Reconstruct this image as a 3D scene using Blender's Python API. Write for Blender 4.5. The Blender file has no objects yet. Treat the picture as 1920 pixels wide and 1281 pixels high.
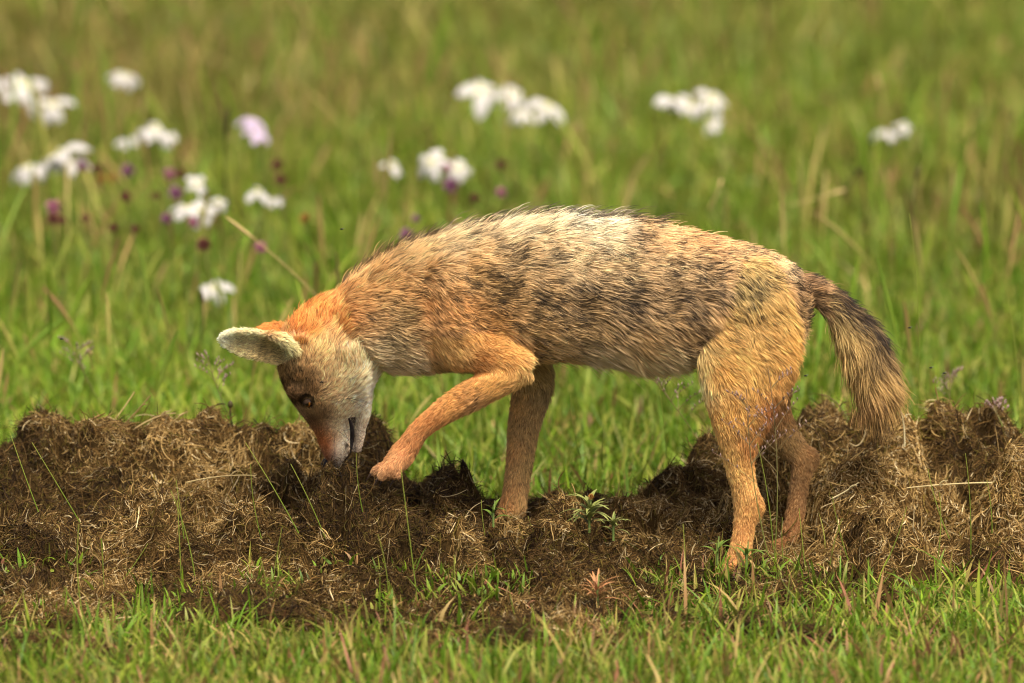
import bpy, bmesh, math, random
import numpy as np
from mathutils import Vector, kdtree

# ------------------------------------------------------------------ camera, sky, sun, exposure
R = math.radians
rng = np.random.default_rng(11)
random.seed(11)
scene = bpy.context.scene
COL = scene.collection

W_FRAME, DIST, PITCH, ZC = 1.344, 10.0, R(11.0), 0.300      # frame width (m) at the animal, camera distance, look-down angle
S = W_FRAME / 1920.0                                        # metres per photo pixel at the animal
CAM = np.array([0.0, -DIST * math.cos(PITCH), ZC + DIST * math.sin(PITCH)])
FWD = np.array([0.0, math.cos(PITCH), -math.sin(PITCH)])
UPV = np.array([0.0, math.sin(PITCH), math.cos(PITCH)])
RGT = np.array([1.0, 0.0, 0.0])

cd = bpy.data.cameras.new('camera')
cd.sensor_width = 36.0
cd.lens = 36.0 * DIST / W_FRAME
cd.clip_start, cd.clip_end = 0.5, 2000.0
cd.dof.use_dof = True
cd.dof.focus_distance = DIST - 0.05
cd.dof.aperture_fstop = (cd.lens / 1000.0) / 0.088
cam = bpy.data.objects.new('camera', cd)
COL.objects.link(cam)
cam.location = CAM
cam.rotation_euler = (math.pi / 2 - PITCH, 0, 0)
scene.camera = cam

SUN_ELEV, SUN_AZ = R(65), R(152)                            # azimuth clockwise from +Y: the sun stands high, behind the camera's right shoulder
world = bpy.data.worlds.new('World')
scene.world = world
world.use_nodes = True
wn = world.node_tree
for n in list(wn.nodes):
    wn.nodes.remove(n)
wo = wn.nodes.new('ShaderNodeOutputWorld')
wb = wn.nodes.new('ShaderNodeBackground')
ws = wn.nodes.new('ShaderNodeTexSky')
ws.sky_type = 'NISHITA'
ws.sun_disc = False
ws.sun_elevation = SUN_ELEV
ws.sun_rotation = SUN_AZ
ws.dust_density = 6.0
ws.air_density = 0.6
ws.ozone_density = 0.3
wb.inputs['Strength'].default_value = 0.15
wn.links.new(ws.outputs[0], wb.inputs['Color'])
wn.links.new(wb.outputs[0], wo.inputs['Surface'])

sl = bpy.data.lights.new('sun', 'SUN')
sl.energy = 3.0
sl.angle = R(18.0)                                          # thin veil of cloud: soft-edged shadows
sl.color = (1.0, 0.94, 0.80)
sun = bpy.data.objects.new('sun', sl)
COL.objects.link(sun)
_sd = Vector((math.sin(SUN_AZ) * math.cos(SUN_ELEV), math.cos(SUN_AZ) * math.cos(SUN_ELEV), math.sin(SUN_ELEV)))
sun.rotation_euler = _sd.to_track_quat('Z', 'Y').to_euler()

scene.view_settings.view_transform = 'Standard'
scene.view_settings.look = 'None'
scene.view_settings.exposure = 0.62
scene.view_settings.gamma = 1.0
scene.render.engine = 'CYCLES'
scene.cycles.use_denoising = True
scene.cycles.filter_width = 1.1
scene.cycles.max_bounces = 6
scene.cycles.diffuse_bounces = 3
scene.cycles.glossy_bounces = 2
scene.cycles.transmission_bounces = 3
scene.cycles.transparent_max_bounces = 4

# ------------------------------------------------------------------ helpers
def px2w(px, py, Y):
    """the point where the ray through photo pixel (px, py) crosses the upright plane at depth Y"""
    px, py, Y = np.broadcast_arrays(np.asarray(px, float), np.asarray(py, float), np.asarray(Y, float))
    d = FWD * DIST + RGT * ((px - 960.0) * S)[..., None] + UPV * ((640.5 - py) * S)[..., None]
    t = (Y - CAM[1]) / d[..., 1]
    return CAM + d * t[..., None]

def px2z(px, py, Z):
    """the point where the ray through photo pixel (px, py) crosses the level plane at height Z"""
    d = FWD * DIST + RGT * ((px - 960.0) * S) + UPV * ((640.5 - py) * S)
    return CAM + d * ((Z - CAM[2]) / d[2])

def w2px(P):
    v = P - CAM
    f = v @ FWD
    return 960.0 + (v @ RGT) / f * DIST / S, 640.5 - (v @ UPV) / f * DIST / S

def lin(c):
    c = np.asarray(c, float) / 255.0
    return np.where(c <= 0.04045, c / 12.92, ((c + 0.055) / 1.055) ** 2.4)

def hash2(ix, iy, seed):
    h = (ix.astype(np.int64) * 374761393 + iy.astype(np.int64) * 668265263 + seed * 974711) & 0x7fffffff
    h = (h ^ (h >> 13)) * 1274126177 & 0x7fffffff
    return ((h ^ (h >> 16)) & 0xffff) / 65535.0

def vnoise(x, y, seed=0):
    x, y = np.asarray(x, float), np.asarray(y, float)
    ix, iy = np.floor(x), np.floor(y)
    fx, fy = x - ix, y - iy
    fx, fy = fx * fx * (3 - 2 * fx), fy * fy * (3 - 2 * fy)
    a, b = hash2(ix, iy, seed), hash2(ix + 1, iy, seed)
    c, d = hash2(ix, iy + 1, seed), hash2(ix + 1, iy + 1, seed)
    return (a * (1 - fx) + b * fx) * (1 - fy) + (c * (1 - fx) + d * fx) * fy

def fbm(x, y, seed=0, octaves=4):
    s, a, t = 0.0, 1.0, 0.0
    for o in range(octaves):
        s = s + a * vnoise(x * 2 ** o, y * 2 ** o, seed + o * 17)
        t += a
        a *= 0.5
    return s / t

def norm(v):
    return v / np.maximum(np.linalg.norm(v, axis=-1, keepdims=True), 1e-9)

def link(name, data, parent=None, material=None):
    o = bpy.data.objects.new(name, data)
    COL.objects.link(o)
    if parent is not None:
        o.parent = parent
    if material is not None:
        data.materials.append(material)
    return o

def tag(o, label=None, category=None, group=None, kind=None):
    if label:
        o['label'] = label
    if category:
        o['category'] = category
    if group:
        o['group'] = group
    if kind:
        o['kind'] = kind
    return o

def empty(name, loc):
    o = bpy.data.objects.new(name, None)
    COL.objects.link(o)
    o.location = loc
    o.empty_display_size = 0.05
    return o

def fast_mesh(name, verts, faces_flat, loop_totals, cols=None, smooth=True):
    """a mesh from numpy arrays"""
    me = bpy.data.meshes.new(name)
    verts = np.asarray(verts, np.float32)
    me.vertices.add(len(verts))
    me.vertices.foreach_set('co', verts.ravel())
    me.loops.add(len(faces_flat))
    me.loops.foreach_set('vertex_index', np.asarray(faces_flat, np.int32))
    lt = np.asarray(loop_totals, np.int32)
    me.polygons.add(len(lt))
    me.polygons.foreach_set('loop_start', np.concatenate([[0], np.cumsum(lt)[:-1]]).astype(np.int32))
    me.polygons.foreach_set('use_smooth', np.full(len(lt), smooth))
    me.update(calc_edges=True)
    if cols is not None:
        at = me.attributes.new('col', 'FLOAT_COLOR', 'POINT')
        c4 = np.ones((len(verts), 4), np.float32)
        c4[:, :3] = cols
        at.data.foreach_set('color', c4.ravel())
    return me

def strands(name, pts, rad, cols, material, parent=None):
    """hair curves: pts (N, K, 3), rad (N, K), cols (N, K, 3)"""
    N, K = pts.shape[:2]
    cu = bpy.data.hair_curves.new(name)
    cu.add_curves([K] * N)
    cu.attributes['position'].data.foreach_set('vector', np.ascontiguousarray(pts, np.float32).ravel())
    ra = cu.attributes.get('radius') or cu.attributes.new('radius', 'FLOAT', 'POINT')
    ra.data.foreach_set('value', np.ascontiguousarray(rad, np.float32).ravel())
    ca = cu.attributes.new('col', 'FLOAT_COLOR', 'POINT')
    c4 = np.ones((N, K, 4), np.float32)
    c4[..., :3] = cols
    ca.data.foreach_set('color', c4.ravel())
    return link(name, cu, parent, material)

def nodes_of(m):
    m.use_nodes = True
    nt = m.node_tree
    for n in list(nt.nodes):
        nt.nodes.remove(n)
    return nt, nt.nodes, nt.links

def mat_attr(name, rough=0.6, spec=0.3, translucent=0.0, noise=0.0, nscale=60.0, bump=0.0, sheen=0.0):
    """colour from the point attribute 'col', broken up by fine noise; thin leaves let light through"""
    m = bpy.data.materials.new(name)
    nt, N, L = nodes_of(m)
    out = N.new('ShaderNodeOutputMaterial')
    at = N.new('ShaderNodeAttribute')
    at.attribute_name = 'col'
    b = N.new('ShaderNodeBsdfPrincipled')
    b.inputs['Roughness'].default_value = rough
    b.inputs['Specular IOR Level'].default_value = spec
    b.inputs['Sheen Weight'].default_value = sheen
    colour = at.outputs['Color']
    if noise or bump:
        tc = N.new('ShaderNodeTexCoord')
        nz = N.new('ShaderNodeTexNoise')
        nz.inputs['Scale'].default_value = nscale
        nz.inputs['Detail'].default_value = 5.0
        L.new(tc.outputs['Object'], nz.inputs['Vector'])
        if noise:
            mr = N.new('ShaderNodeMapRange')
            mr.inputs['To Min'].default_value = 1.0 - noise
            mr.inputs['To Max'].default_value = 1.0 + noise
            L.new(nz.outputs['Fac'], mr.inputs['Value'])
            vm = N.new('ShaderNodeVectorMath')
            vm.operation = 'SCALE'
            L.new(colour, vm.inputs[0])
            L.new(mr.outputs[0], vm.inputs['Scale'])
            colour = vm.outputs[0]
        if bump:
            bp = N.new('ShaderNodeBump')
            bp.inputs['Strength'].default_value = bump
            bp.inputs['Distance'].default_value = 0.01
            L.new(nz.outputs['Fac'], bp.inputs['Height'])
            L.new(bp.outputs[0], b.inputs['Normal'])
    L.new(colour, b.inputs['Base Color'])
    if translucent:
        tr = N.new('ShaderNodeBsdfTranslucent')
        L.new(colour, tr.inputs['Color'])
        mx = N.new('ShaderNodeMixShader')
        mx.inputs[0].default_value = translucent
        L.new(b.outputs[0], mx.inputs[1])
        L.new(tr.outputs[0], mx.inputs[2])
        L.new(mx.outputs[0], out.inputs['Surface'])
    else:
        L.new(b.outputs[0], out.inputs['Surface'])
    return m

def mat_plain(name, colour, rough=0.6, spec=0.3, translucent=0.0, noise=0.15, nscale=80.0, bump=0.0):
    m = mat_attr(name, rough, spec, translucent, noise, nscale, bump)
    nt = m.node_tree
    at = next(n for n in nt.nodes if n.type == 'ATTRIBUTE')
    rgb = nt.nodes.new('ShaderNodeRGB')
    rgb.outputs[0].default_value = (*colour, 1)
    for l in list(at.outputs['Color'].links):
        nt.links.new(rgb.outputs[0], l.to_socket)
    nt.nodes.remove(at)
    return m

M_FUR = mat_attr('fur_hair', rough=0.5, spec=0.25)
M_SKIN = mat_attr('skin_under_fur', rough=0.8, spec=0.1, noise=0.3, nscale=180)
M_GRASS = mat_attr('grass_blade', rough=0.5, spec=0.25, translucent=0.35)
M_FIBRE = mat_attr('dung_fibre', rough=0.75, spec=0.15)
M_DUNG = mat_attr('dung_core', rough=0.95, spec=0.05, noise=0.5, nscale=90, bump=0.8)
M_SOIL = mat_attr('soil', rough=0.95, spec=0.05, noise=0.4, nscale=40, bump=0.5)
M_PETAL = mat_attr('petal', rough=0.6, spec=0.2, translucent=0.3)
M_STEM = mat_attr('stem', rough=0.55, spec=0.2, translucent=0.15)

# ------------------------------------------------------------------ the dung: where it lies and how high
# each heap: list of lumps (photo x, photo y of its crest, depth Y, half-width x, half-depth y)
HEAPS = [
    dict(label='tall dark brown clod of dung with ragged fibrous top', lumps=[
        (55, 800, 0.24, .055, .07), (110, 768, 0.24, .06, .08), (195, 762, 0.22, .06, .08), (30, 850, 0.14, .08, .09), (150, 850, 0.12, .09, .09), (120, 925, 0.0, .12, .10), (10, 930, 0.0, .08, .10)], tone=(0.85, 0.15)),
    dict(label='low pale straw-coloured dung ridge beside the tall dark clod', lumps=[
        (290, 815, 0.20, .07, .09), (370, 808, 0.20, .07, .09), (450, 806, 0.18, .07, .09), (400, 870, 0.08, .12, .09), (520, 835, 0.14, .06, .09), (330, 930, 0.0, .14, .10), (500, 935, 0.0, .13, .10)], tone=(0.9, 0.75)),
    dict(label='small tan fibrous clod of dung behind the jackal\'s muzzle', lumps=[
        (520, 775, 0.28, .035, .05), (572, 765, 0.26, .045, .06)], tone=(0.9, 0.85)),
    dict(label='dark mossy dung under the jackal\'s muzzle and raised paw', lumps=[
        (640, 850, 0.12, .06, .08), (700, 805, 0.20, .05, .06), (770, 815, 0.18, .05, .06), (840, 858, 0.12, .045, .06), (720, 900, 0.04, .09, .08), (640, 930, 0.0, .08, .09), (610, 915, -.05, .05, .04), (630, 882, -.055, .035, .03), (725, 900, -.07, .06, .045), (800, 925, 0.0, .07, .09), (890, 895, 0.12, .04, .05)], tone=(0.78, 0.12)),  # low tone also carries the shade beneath head and forearm
    dict(label='brown dung spread round the standing foreleg of the jackal', lumps=[
        (960, 885, 0.16, .06, .06), (1040, 880, 0.16, .06, .06), (1050, 945, 0.08, .05, .06), (1100, 905, 0.12, .06, .08), (930, 985, -0.03, .08, .06), (962, 968, .0, .045, .035), (1165, 890, 0.16, .05, .07), (1180, 945, 0.06, .07, .06), (1050, 975, -0.03, .07, .06)], tone=(0.85, 0.35)),
    dict(label='broad dry dung heap behind the jackal\'s hind legs', lumps=[
        (1265, 850, 0.18, .05, .07), (1335, 818, 0.18, .05, .07), (1420, 800, 0.20, .07, .09), (1500, 790, 0.22, .06, .08), (1300, 900, 0.08, .11, .10), (1440, 885, 0.17, .11, .06), (1250, 955, 0.03, .08, .06), (1360, 985, 0.03, .06, .05), (1470, 1010, -0.0, .07, .04), (1488, 992, .012, .035, .03)], tone=(0.85, 0.3)),
    dict(label='pale sun-bleached dung heap beneath the jackal\'s tail', lumps=[
        (1540, 765, 0.32, .04, .05), (1600, 790, 0.24, .06, .08), (1680, 782, 0.24, .06, .08), (1760, 785, 0.24, .06, .08), (1815, 768, 0.28, .04, .06), (1880, 778, 0.26, .06, .08), (1650, 850, 0.14, .12, .1), (1800, 850, 0.14, .12, .1), (1900, 860, 0.12, .1, .1), (1665, 925, 0.04, .075, .1), (1570, 880, .14, .07, .06), (1760, 930, 0.05, .14, .085), (1900, 940, 0.05, .12, .085), (1680, 1005, -0.02, .11, .045), (1850, 1010, -0.02, .14, .045), (2020, 860, 0.1, .13, .14), (2030, 960, 0.04, .13, .09)], tone=(0.95, 0.8)),
    dict(label='crumbly brown dung mound in front of the raised paw', lumps=[
        (760, 1000, -0.10, .10, .08), (900, 975, -0.10, .10, .08), (1000, 985, -0.12, .07, .07), (1080, 1010, -0.12, .05, .06), (840, 1040, -0.17, .13, .08), (990, 1050, -0.17, .09, .07), (720, 1075, -0.2, .09, .07), (900, 1100, -0.28, .09, .05), (1040, 1100, -0.25, .06, .045), (700, 1110, -.30, .05, .04), (830, 1140, -.34, .05, .035), (965, 1150, -.35, .045, .03), (1130, 1130, -.32, .05, .025)], tone=(0.85, 0.3)),
    dict(label='flattened dung layer in front of the pale straw ridge', lumps=[
        (60, 1010, -0.06, .12, .07), (220, 1005, -0.06, .13, .06), (400, 990, -0.06, .13, .06), (560, 1000, -0.08, .12, .07), (90, 1075, -0.2, .08, .05), (570, 1080, -0.2, .08, .06), (-60, 980, -0.04, .12, .12)], tone=(0.9, 0.45)),
    dict(label='loose dung crumbs scattered among green grass before the flattened layer', lumps=[
        (120, 1100, -0.26, .05, .04), (500, 1115, -0.3, .05, .035), (620, 1135, -0.33, .05, .03)], tone=(0.85, 0.3)),
    dict(label='thin strip of dung in the grass before the hind feet', lumps=[
        (1390, 1062, -0.13, .05, .035), (1470, 1072, -0.15, .05, .035), (1560, 1085, -0.17, .055, .03), (1620, 1100, -0.2, .04, .03), (1460, 1110, -0.24, .04, .03)], tone=(0.85, 0.35)),
    dict(label='blurred small dung clod lying alone in the front grass', lumps=[
        (60, 1220, -0.5, .05, .04), (120, 1232, -0.52, .05, .035), (20, 1225, -0.5, .04, .035)], tone=(0.8, 0.2)),
    dict(label='dark little dung clod in the grass below the hind-foot strip', lumps=[
        (1390, 1170, -0.38, .03, .025), (1500, 1190, -0.42, .03, .022)], tone=(0.7, 0.1)),
]
_r = random.Random(5)
for _i in range(60):
    _mid = _i % 5 < 3
    _px = _r.uniform(600, 1250) if _mid else _r.uniform(-80, 620)
    _py = _r.uniform(1110, 1200) if _mid else _r.uniform(1085, 1160)
    _Y = float(px2z(_px, _py + 8, 0.0)[1])
    HEAPS[9]['lumps'].append((_px, _py - _r.uniform(2, 16), _Y, _r.uniform(.02, .055), _r.uniform(.014, .034)))
for h in HEAPS:
    L = []
    for (px, py, Y, rx, ry) in h['lumps']:
        p = px2w(px, py, Y)
        L.append((float(p[0]), float(Y), float(rx), float(ry), max(float(p[2]), 0.018)))
    h['w'] = L

def ground_z(x, y):
    return (fbm(x * 1.6 + 7, y * 1.6 + 3, 5, 3) - 0.5) * 0.03 * np.clip((np.abs(y) - 0.2) / 0.8, 0, 1) - 0.002

def heap_z(w, x, y, clods=True):
    z = np.zeros_like(x)
    for (cx, cy, rx, ry, hh) in w:
        d2 = ((x - cx) / rx) ** 2 + ((y - cy) / ry) ** 2
        z = np.maximum(z, hh * np.clip(1.0 - d2 / 2.6, 0, 1) ** 0.75)
    if clods:
        n1 = fbm(x * 15, y * 17, 21, 2) - 0.66
        n2 = np.abs(fbm(x * 19 + 5, y * 22, 33, 2) - 0.5) * 2
        n0 = fbm(x * 6.5 + 2, y * 11, 27, 2) - 0.5
        z = np.where(z > 0, z + np.clip(z - .02, 0, .08) * np.minimum(n0 * 2.0, .12), 0)
        n3 = fbm(x * 60, y * 60, 35, 2) - 0.5
        z = np.where(z > 0, z + np.minimum(z * 1.1, 0.055) * n1 * 2.1 - np.minimum(z, 0.045) * np.clip(.22 - n2, 0, 1) * 4.0 + np.minimum(z, .02) * n3 * .9, 0)
    return np.maximum(z, 0)

def all_dung_z(x, y):
    z = np.zeros_like(x)
    for h in HEAPS:
        z = np.maximum(z, heap_z(h['w'], x, y, False))
    return z

# ------------------------------------------------------------------ ground
def build_ground():
    def axis(lo, hi, fine, reach):
        a = np.arange(lo, hi + 1e-6, fine)
        out = [a]
        s, p, q = fine * 2, lo, hi
        left, right = [], []
        while q < reach:
            p, q = p - s, q + s
            left.append(p)
            right.append(q)
            s *= 1.5
        return np.concatenate([np.array(left[::-1]), a, np.array(right)])
    xs, ys = axis(-2.5, 2.5, 0.05, 900), axis(-2.5, 9, 0.06, 900)
    X, Y = np.meshgrid(xs, ys)
    Z = ground_z(X, Y)
    nx, ny = len(xs), len(ys)
    i = np.arange(nx * ny).reshape(ny, nx)
    f = np.stack([i[:-1, :-1], i[:-1, 1:], i[1:, 1:], i[1:, :-1]], -1).reshape(-1)
    t = fbm(X * 2, Y * 2, 3, 4).ravel()[:, None]
    c = lin((62, 58, 26)) * t + lin((84, 92, 34)) * (1 - t)
    far = np.clip((np.hypot(X, Y - 2).ravel() - 8) / 6, 0, 1)[:, None]
    c = c * (1 - far) + lin((108, 122, 44)) * far
    me = fast_mesh('ground', np.stack([X, Y, Z], -1).reshape(-1, 3), f, np.full(len(f) // 4, 4), c)
    tag(link('ground', me, None, M_SOIL), 'level green grassland ground under the grass', 'ground', kind='structure')

build_ground()

# ------------------------------------------------------------------ dung heaps
def build_heaps():
    for hi, h in enumerate(HEAPS):
        w = h['w']
        bright, pale = h['tone']
        x0 = min(c[0] - 1.62 * c[2] for c in w) - .01
        x1 = max(c[0] + 1.62 * c[2] for c in w) + .01
        y0 = min(c[1] - 1.62 * c[3] for c in w) - .01
        y1 = max(c[1] + 1.62 * c[3] for c in w) + .01
        st = 0.0065
        xs, ys = np.arange(x0, x1, st), np.arange(y0, y1, st)
        X, Y = np.meshgrid(xs, ys)
        Z = heap_z(w, X, Y)
        base = np.zeros_like(X)
        for (cx, cy, rx, ry, hh) in w:
            base = np.maximum(base, 1.0 - (((X - cx) / rx) ** 2 + ((Y - cy) / ry) ** 2) / 2.6)
        inside = base > -0.05
        Z = np.where(base > 0, Z + 0.001, -0.012)
        ny, nx = X.shape
        idx = np.arange(nx * ny).reshape(ny, nx)
        keep = inside[:-1, :-1] & inside[1:, :-1] & inside[:-1, 1:] & inside[1:, 1:]
        q = np.stack([idx[:-1, :-1], idx[:-1, 1:], idx[1:, 1:], idx[1:, :-1]], -1)[keep]
        used, inv = np.unique(q, return_inverse=True)
        V = np.stack([X, Y, Z], -1).reshape(-1, 3)[used]
        root = empty('dung_heap', (float(np.mean([c[0] for c in w])), float(np.mean([c[1] for c in w])), 0.0))
        tag(root, h['label'], 'dung heap', 'heaps of fibrous dung the jackal digs in')
        org = np.array(root.location)
        t = fbm(V[:, 0] * 22, V[:, 1] * 22, 41 + hi, 3)[:, None]
        c = (lin((36, 27, 13)) * (1 - t) + lin((68, 51, 25)) * t) * bright  # core kept dark: shade of the voids between fibres is in its colour
        me = fast_mesh('mound', V - org, inv.ravel(), np.full(len(q), 4), c)
        link('mound', me, root, M_DUNG)
        # fibres: matted, curled straw all over the mound
        A = len(q) * st * st
        n = int(A * 260000)
        pick = rng.integers(0, len(q), n)
        uv = rng.random((n, 2))
        qx = X.reshape(-1)[q[pick, 0]] + uv[:, 0] * st
        qy = Y.reshape(-1)[q[pick, 0]] + uv[:, 1] * st
        qz = heap_z(w, qx, qy)
        e = 0.004
        nrm = norm(np.stack([(heap_z(w, qx - e, qy) - heap_z(w, qx + e, qy)) / (2 * e), (heap_z(w, qx, qy - e) - heap_z(w, qx, qy + e)) / (2 * e), np.ones(n)], -1))
        ok = qz > 0.003
        qx, qy, qz, nrm = qx[ok], qy[ok], qz[ok], nrm[ok]
        n = len(qx)
        ang = rng.random(n) * 2 * math.pi
        # neighbouring fibres lie roughly alike: a slowly varying direction plus scatter
        ang = 2 * math.pi * fbm(qx * 9, qy * 9, 60 + hi, 2) * 1.6 + rng.normal(0, 0.75, n)
        tang = np.stack([np.cos(ang), np.sin(ang), np.zeros(n)], -1)
        tang = norm(tang - nrm * np.sum(tang * nrm, -1, keepdims=True))
        side = np.cross(nrm, tang)
        K = 5
        Lg = rng.gamma(3.0, 0.0050, n).clip(0.005, 0.055)
        lift = rng.normal(0.22, 0.4, n).clip(-0.35, 1.25)
        curl = rng.normal(0, 1.05, n)
        droop = rng.normal(.7, 0.7, n).clip(-0.3, 2.4)
        P = np.zeros((n, K, 3))
        p = np.stack([qx, qy, qz], -1) - nrm * 0.002
        P[:, 0] = p
        for k in range(1, K):
            u = (k - 0.5) / (K - 1)
            a = curl * (u - 0.2)
            d = tang * np.cos(a)[:, None] + side * np.sin(a)[:, None]
            el = lift - droop * u
            d = d * np.cos(el)[:, None] + nrm * np.sin(el)[:, None]
            p = p + d * (Lg / (K - 1))[:, None]
            P[:, k] = p
        pz = ground_z(P[..., 0], P[..., 1])
        hz = heap_z(w, P[..., 0], P[..., 1])
        P[..., 2] = np.maximum(P[..., 2], np.maximum(pz + 0.001, hz + rng.uniform(-.0012, .0035, n)[:, None]))
        pp = np.clip(pale * 1.15 - .1 + (fbm(qx * 13, qy * 13, 80 + hi, 3) - 0.5) * 2.8, 0, 1)
        tone = rng.random(n)
        c = np.where((tone < 0.03 + 0.42 * pp)[:, None], lin((176, 144, 88)), lin((108, 80, 38)))
        c = np.where((rng.random(n) < 0.45 * (1 - pp))[:, None], lin((58, 40, 17)), c)
        c = np.where((rng.random(n) < 0.14 * (1 - .6 * pp))[:, None], lin((110, 94, 34)), c)
        c = np.where((rng.random(n) < 0.012 + 0.07 * pp)[:, None], lin((214, 190, 140)), c)
        c = c * (rng.uniform(0.6, 1.2, n) * bright * (.62 + .42 * pp))[:, None]
        rad = np.repeat((rng.gamma(5, 0.000075, n).clip(0.00018, 0.0010))[:, None], K, 1)
        rad[:, -1] *= 0.5
        fo = strands('fibre', P - org, rad, np.repeat(c[:, None], K, 1), M_FIBRE, root)
        tag(fo, kind='stuff')

build_heaps()
# ------------------------------------------------------------------ the jackal
def catmull(A, m):
    """A (n, d) control rows -> dense rows, m per span"""
    A = np.asarray(A, float)
    P = np.vstack([2 * A[0] - A[1], A, 2 * A[-1] - A[-2]])
    out = []
    for i in range(1, len(P) - 2):
        t = np.linspace(0, 1, m, endpoint=False)[:, None]
        p0, p1, p2, p3 = P[i - 1], P[i], P[i + 1], P[i + 2]
        out.append(0.5 * (2 * p1 + (p2 - p0) * t + (2 * p0 - 5 * p1 + 4 * p2 - p3) * t ** 2 + (3 * p1 - p0 - 3 * p2 + p3) * t ** 3))
    out.append(A[-1:])
    return np.vstack(out)

PIECES = []      # (group, centres, radii, tangents) for the fur
BM_V, BM_F = [], []

def add_rings(rings):
    base = sum(len(v) for v in BM_V)
    n, k = rings.shape[:2]
    BM_V.append(rings.reshape(-1, 3))
    for i in range(n - 1):
        for j in range(k):
            a, b = base + i * k + j, base + i * k + (j + 1) % k
            BM_F.append((a, b, b + k, a + k))
    BM_F.append(tuple(base + j for j in range(k))[::-1])
    BM_F.append(tuple(base + (n - 1) * k + j for j in range(k)))

def finish_piece(group, C, rad):
    T = norm(np.gradient(C, axis=0))
    PIECES.append((group, C, rad, T))

def loft(group, secs, m=6, k=28, e=1.0):
    """secs: (top x, top y, bottom x, bottom y, depth Y, half-width m) outline pairs in photo pixels"""
    D = catmull(secs, m)
    a = px2w(D[:, 0], D[:, 1], D[:, 4])
    b = px2w(D[:, 2], D[:, 3], D[:, 4])
    C, H = (a + b) / 2, (a - b) / 2
    th = np.linspace(0, 2 * math.pi, k, endpoint=False)
    cs, sn = np.cos(th), np.sin(th)
    cs = np.sign(cs) * np.abs(cs) ** e
    sn = np.sign(sn) * np.abs(sn) ** e
    rings = C[:, None] + H[:, None] * cs[None, :, None] + (np.array([0, -1.0, 0]) * D[:, 5:6])[:, None] * sn[None, :, None]
    add_rings(rings)
    finish_piece(group, C, (np.linalg.norm(H, axis=1) + D[:, 5]) / 2)

def limb(group, secs, m=6, k=20):
    """secs: (x, y, radius px, depth Y, width factor) along the limb"""
    D = catmull(secs, m)
    C = px2w(D[:, 0], D[:, 1], D[:, 3])
    T = norm(np.gradient(C, axis=0))
    U = norm(np.cross(T, np.array([0, 1.0, 0])))
    V = np.cross(U, T)
    th = np.linspace(0, 2 * math.pi, k, endpoint=False)
    r = np.maximum(D[:, 2], 2) * S
    rings = C[:, None] + (U * r[:, None])[:, None] * np.cos(th)[None, :, None] + (V * (r * D[:, 4])[:, None])[:, None] * np.sin(th)[None, :, None]
    add_rings(rings)
    finish_piece(group, C, r)

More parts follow.
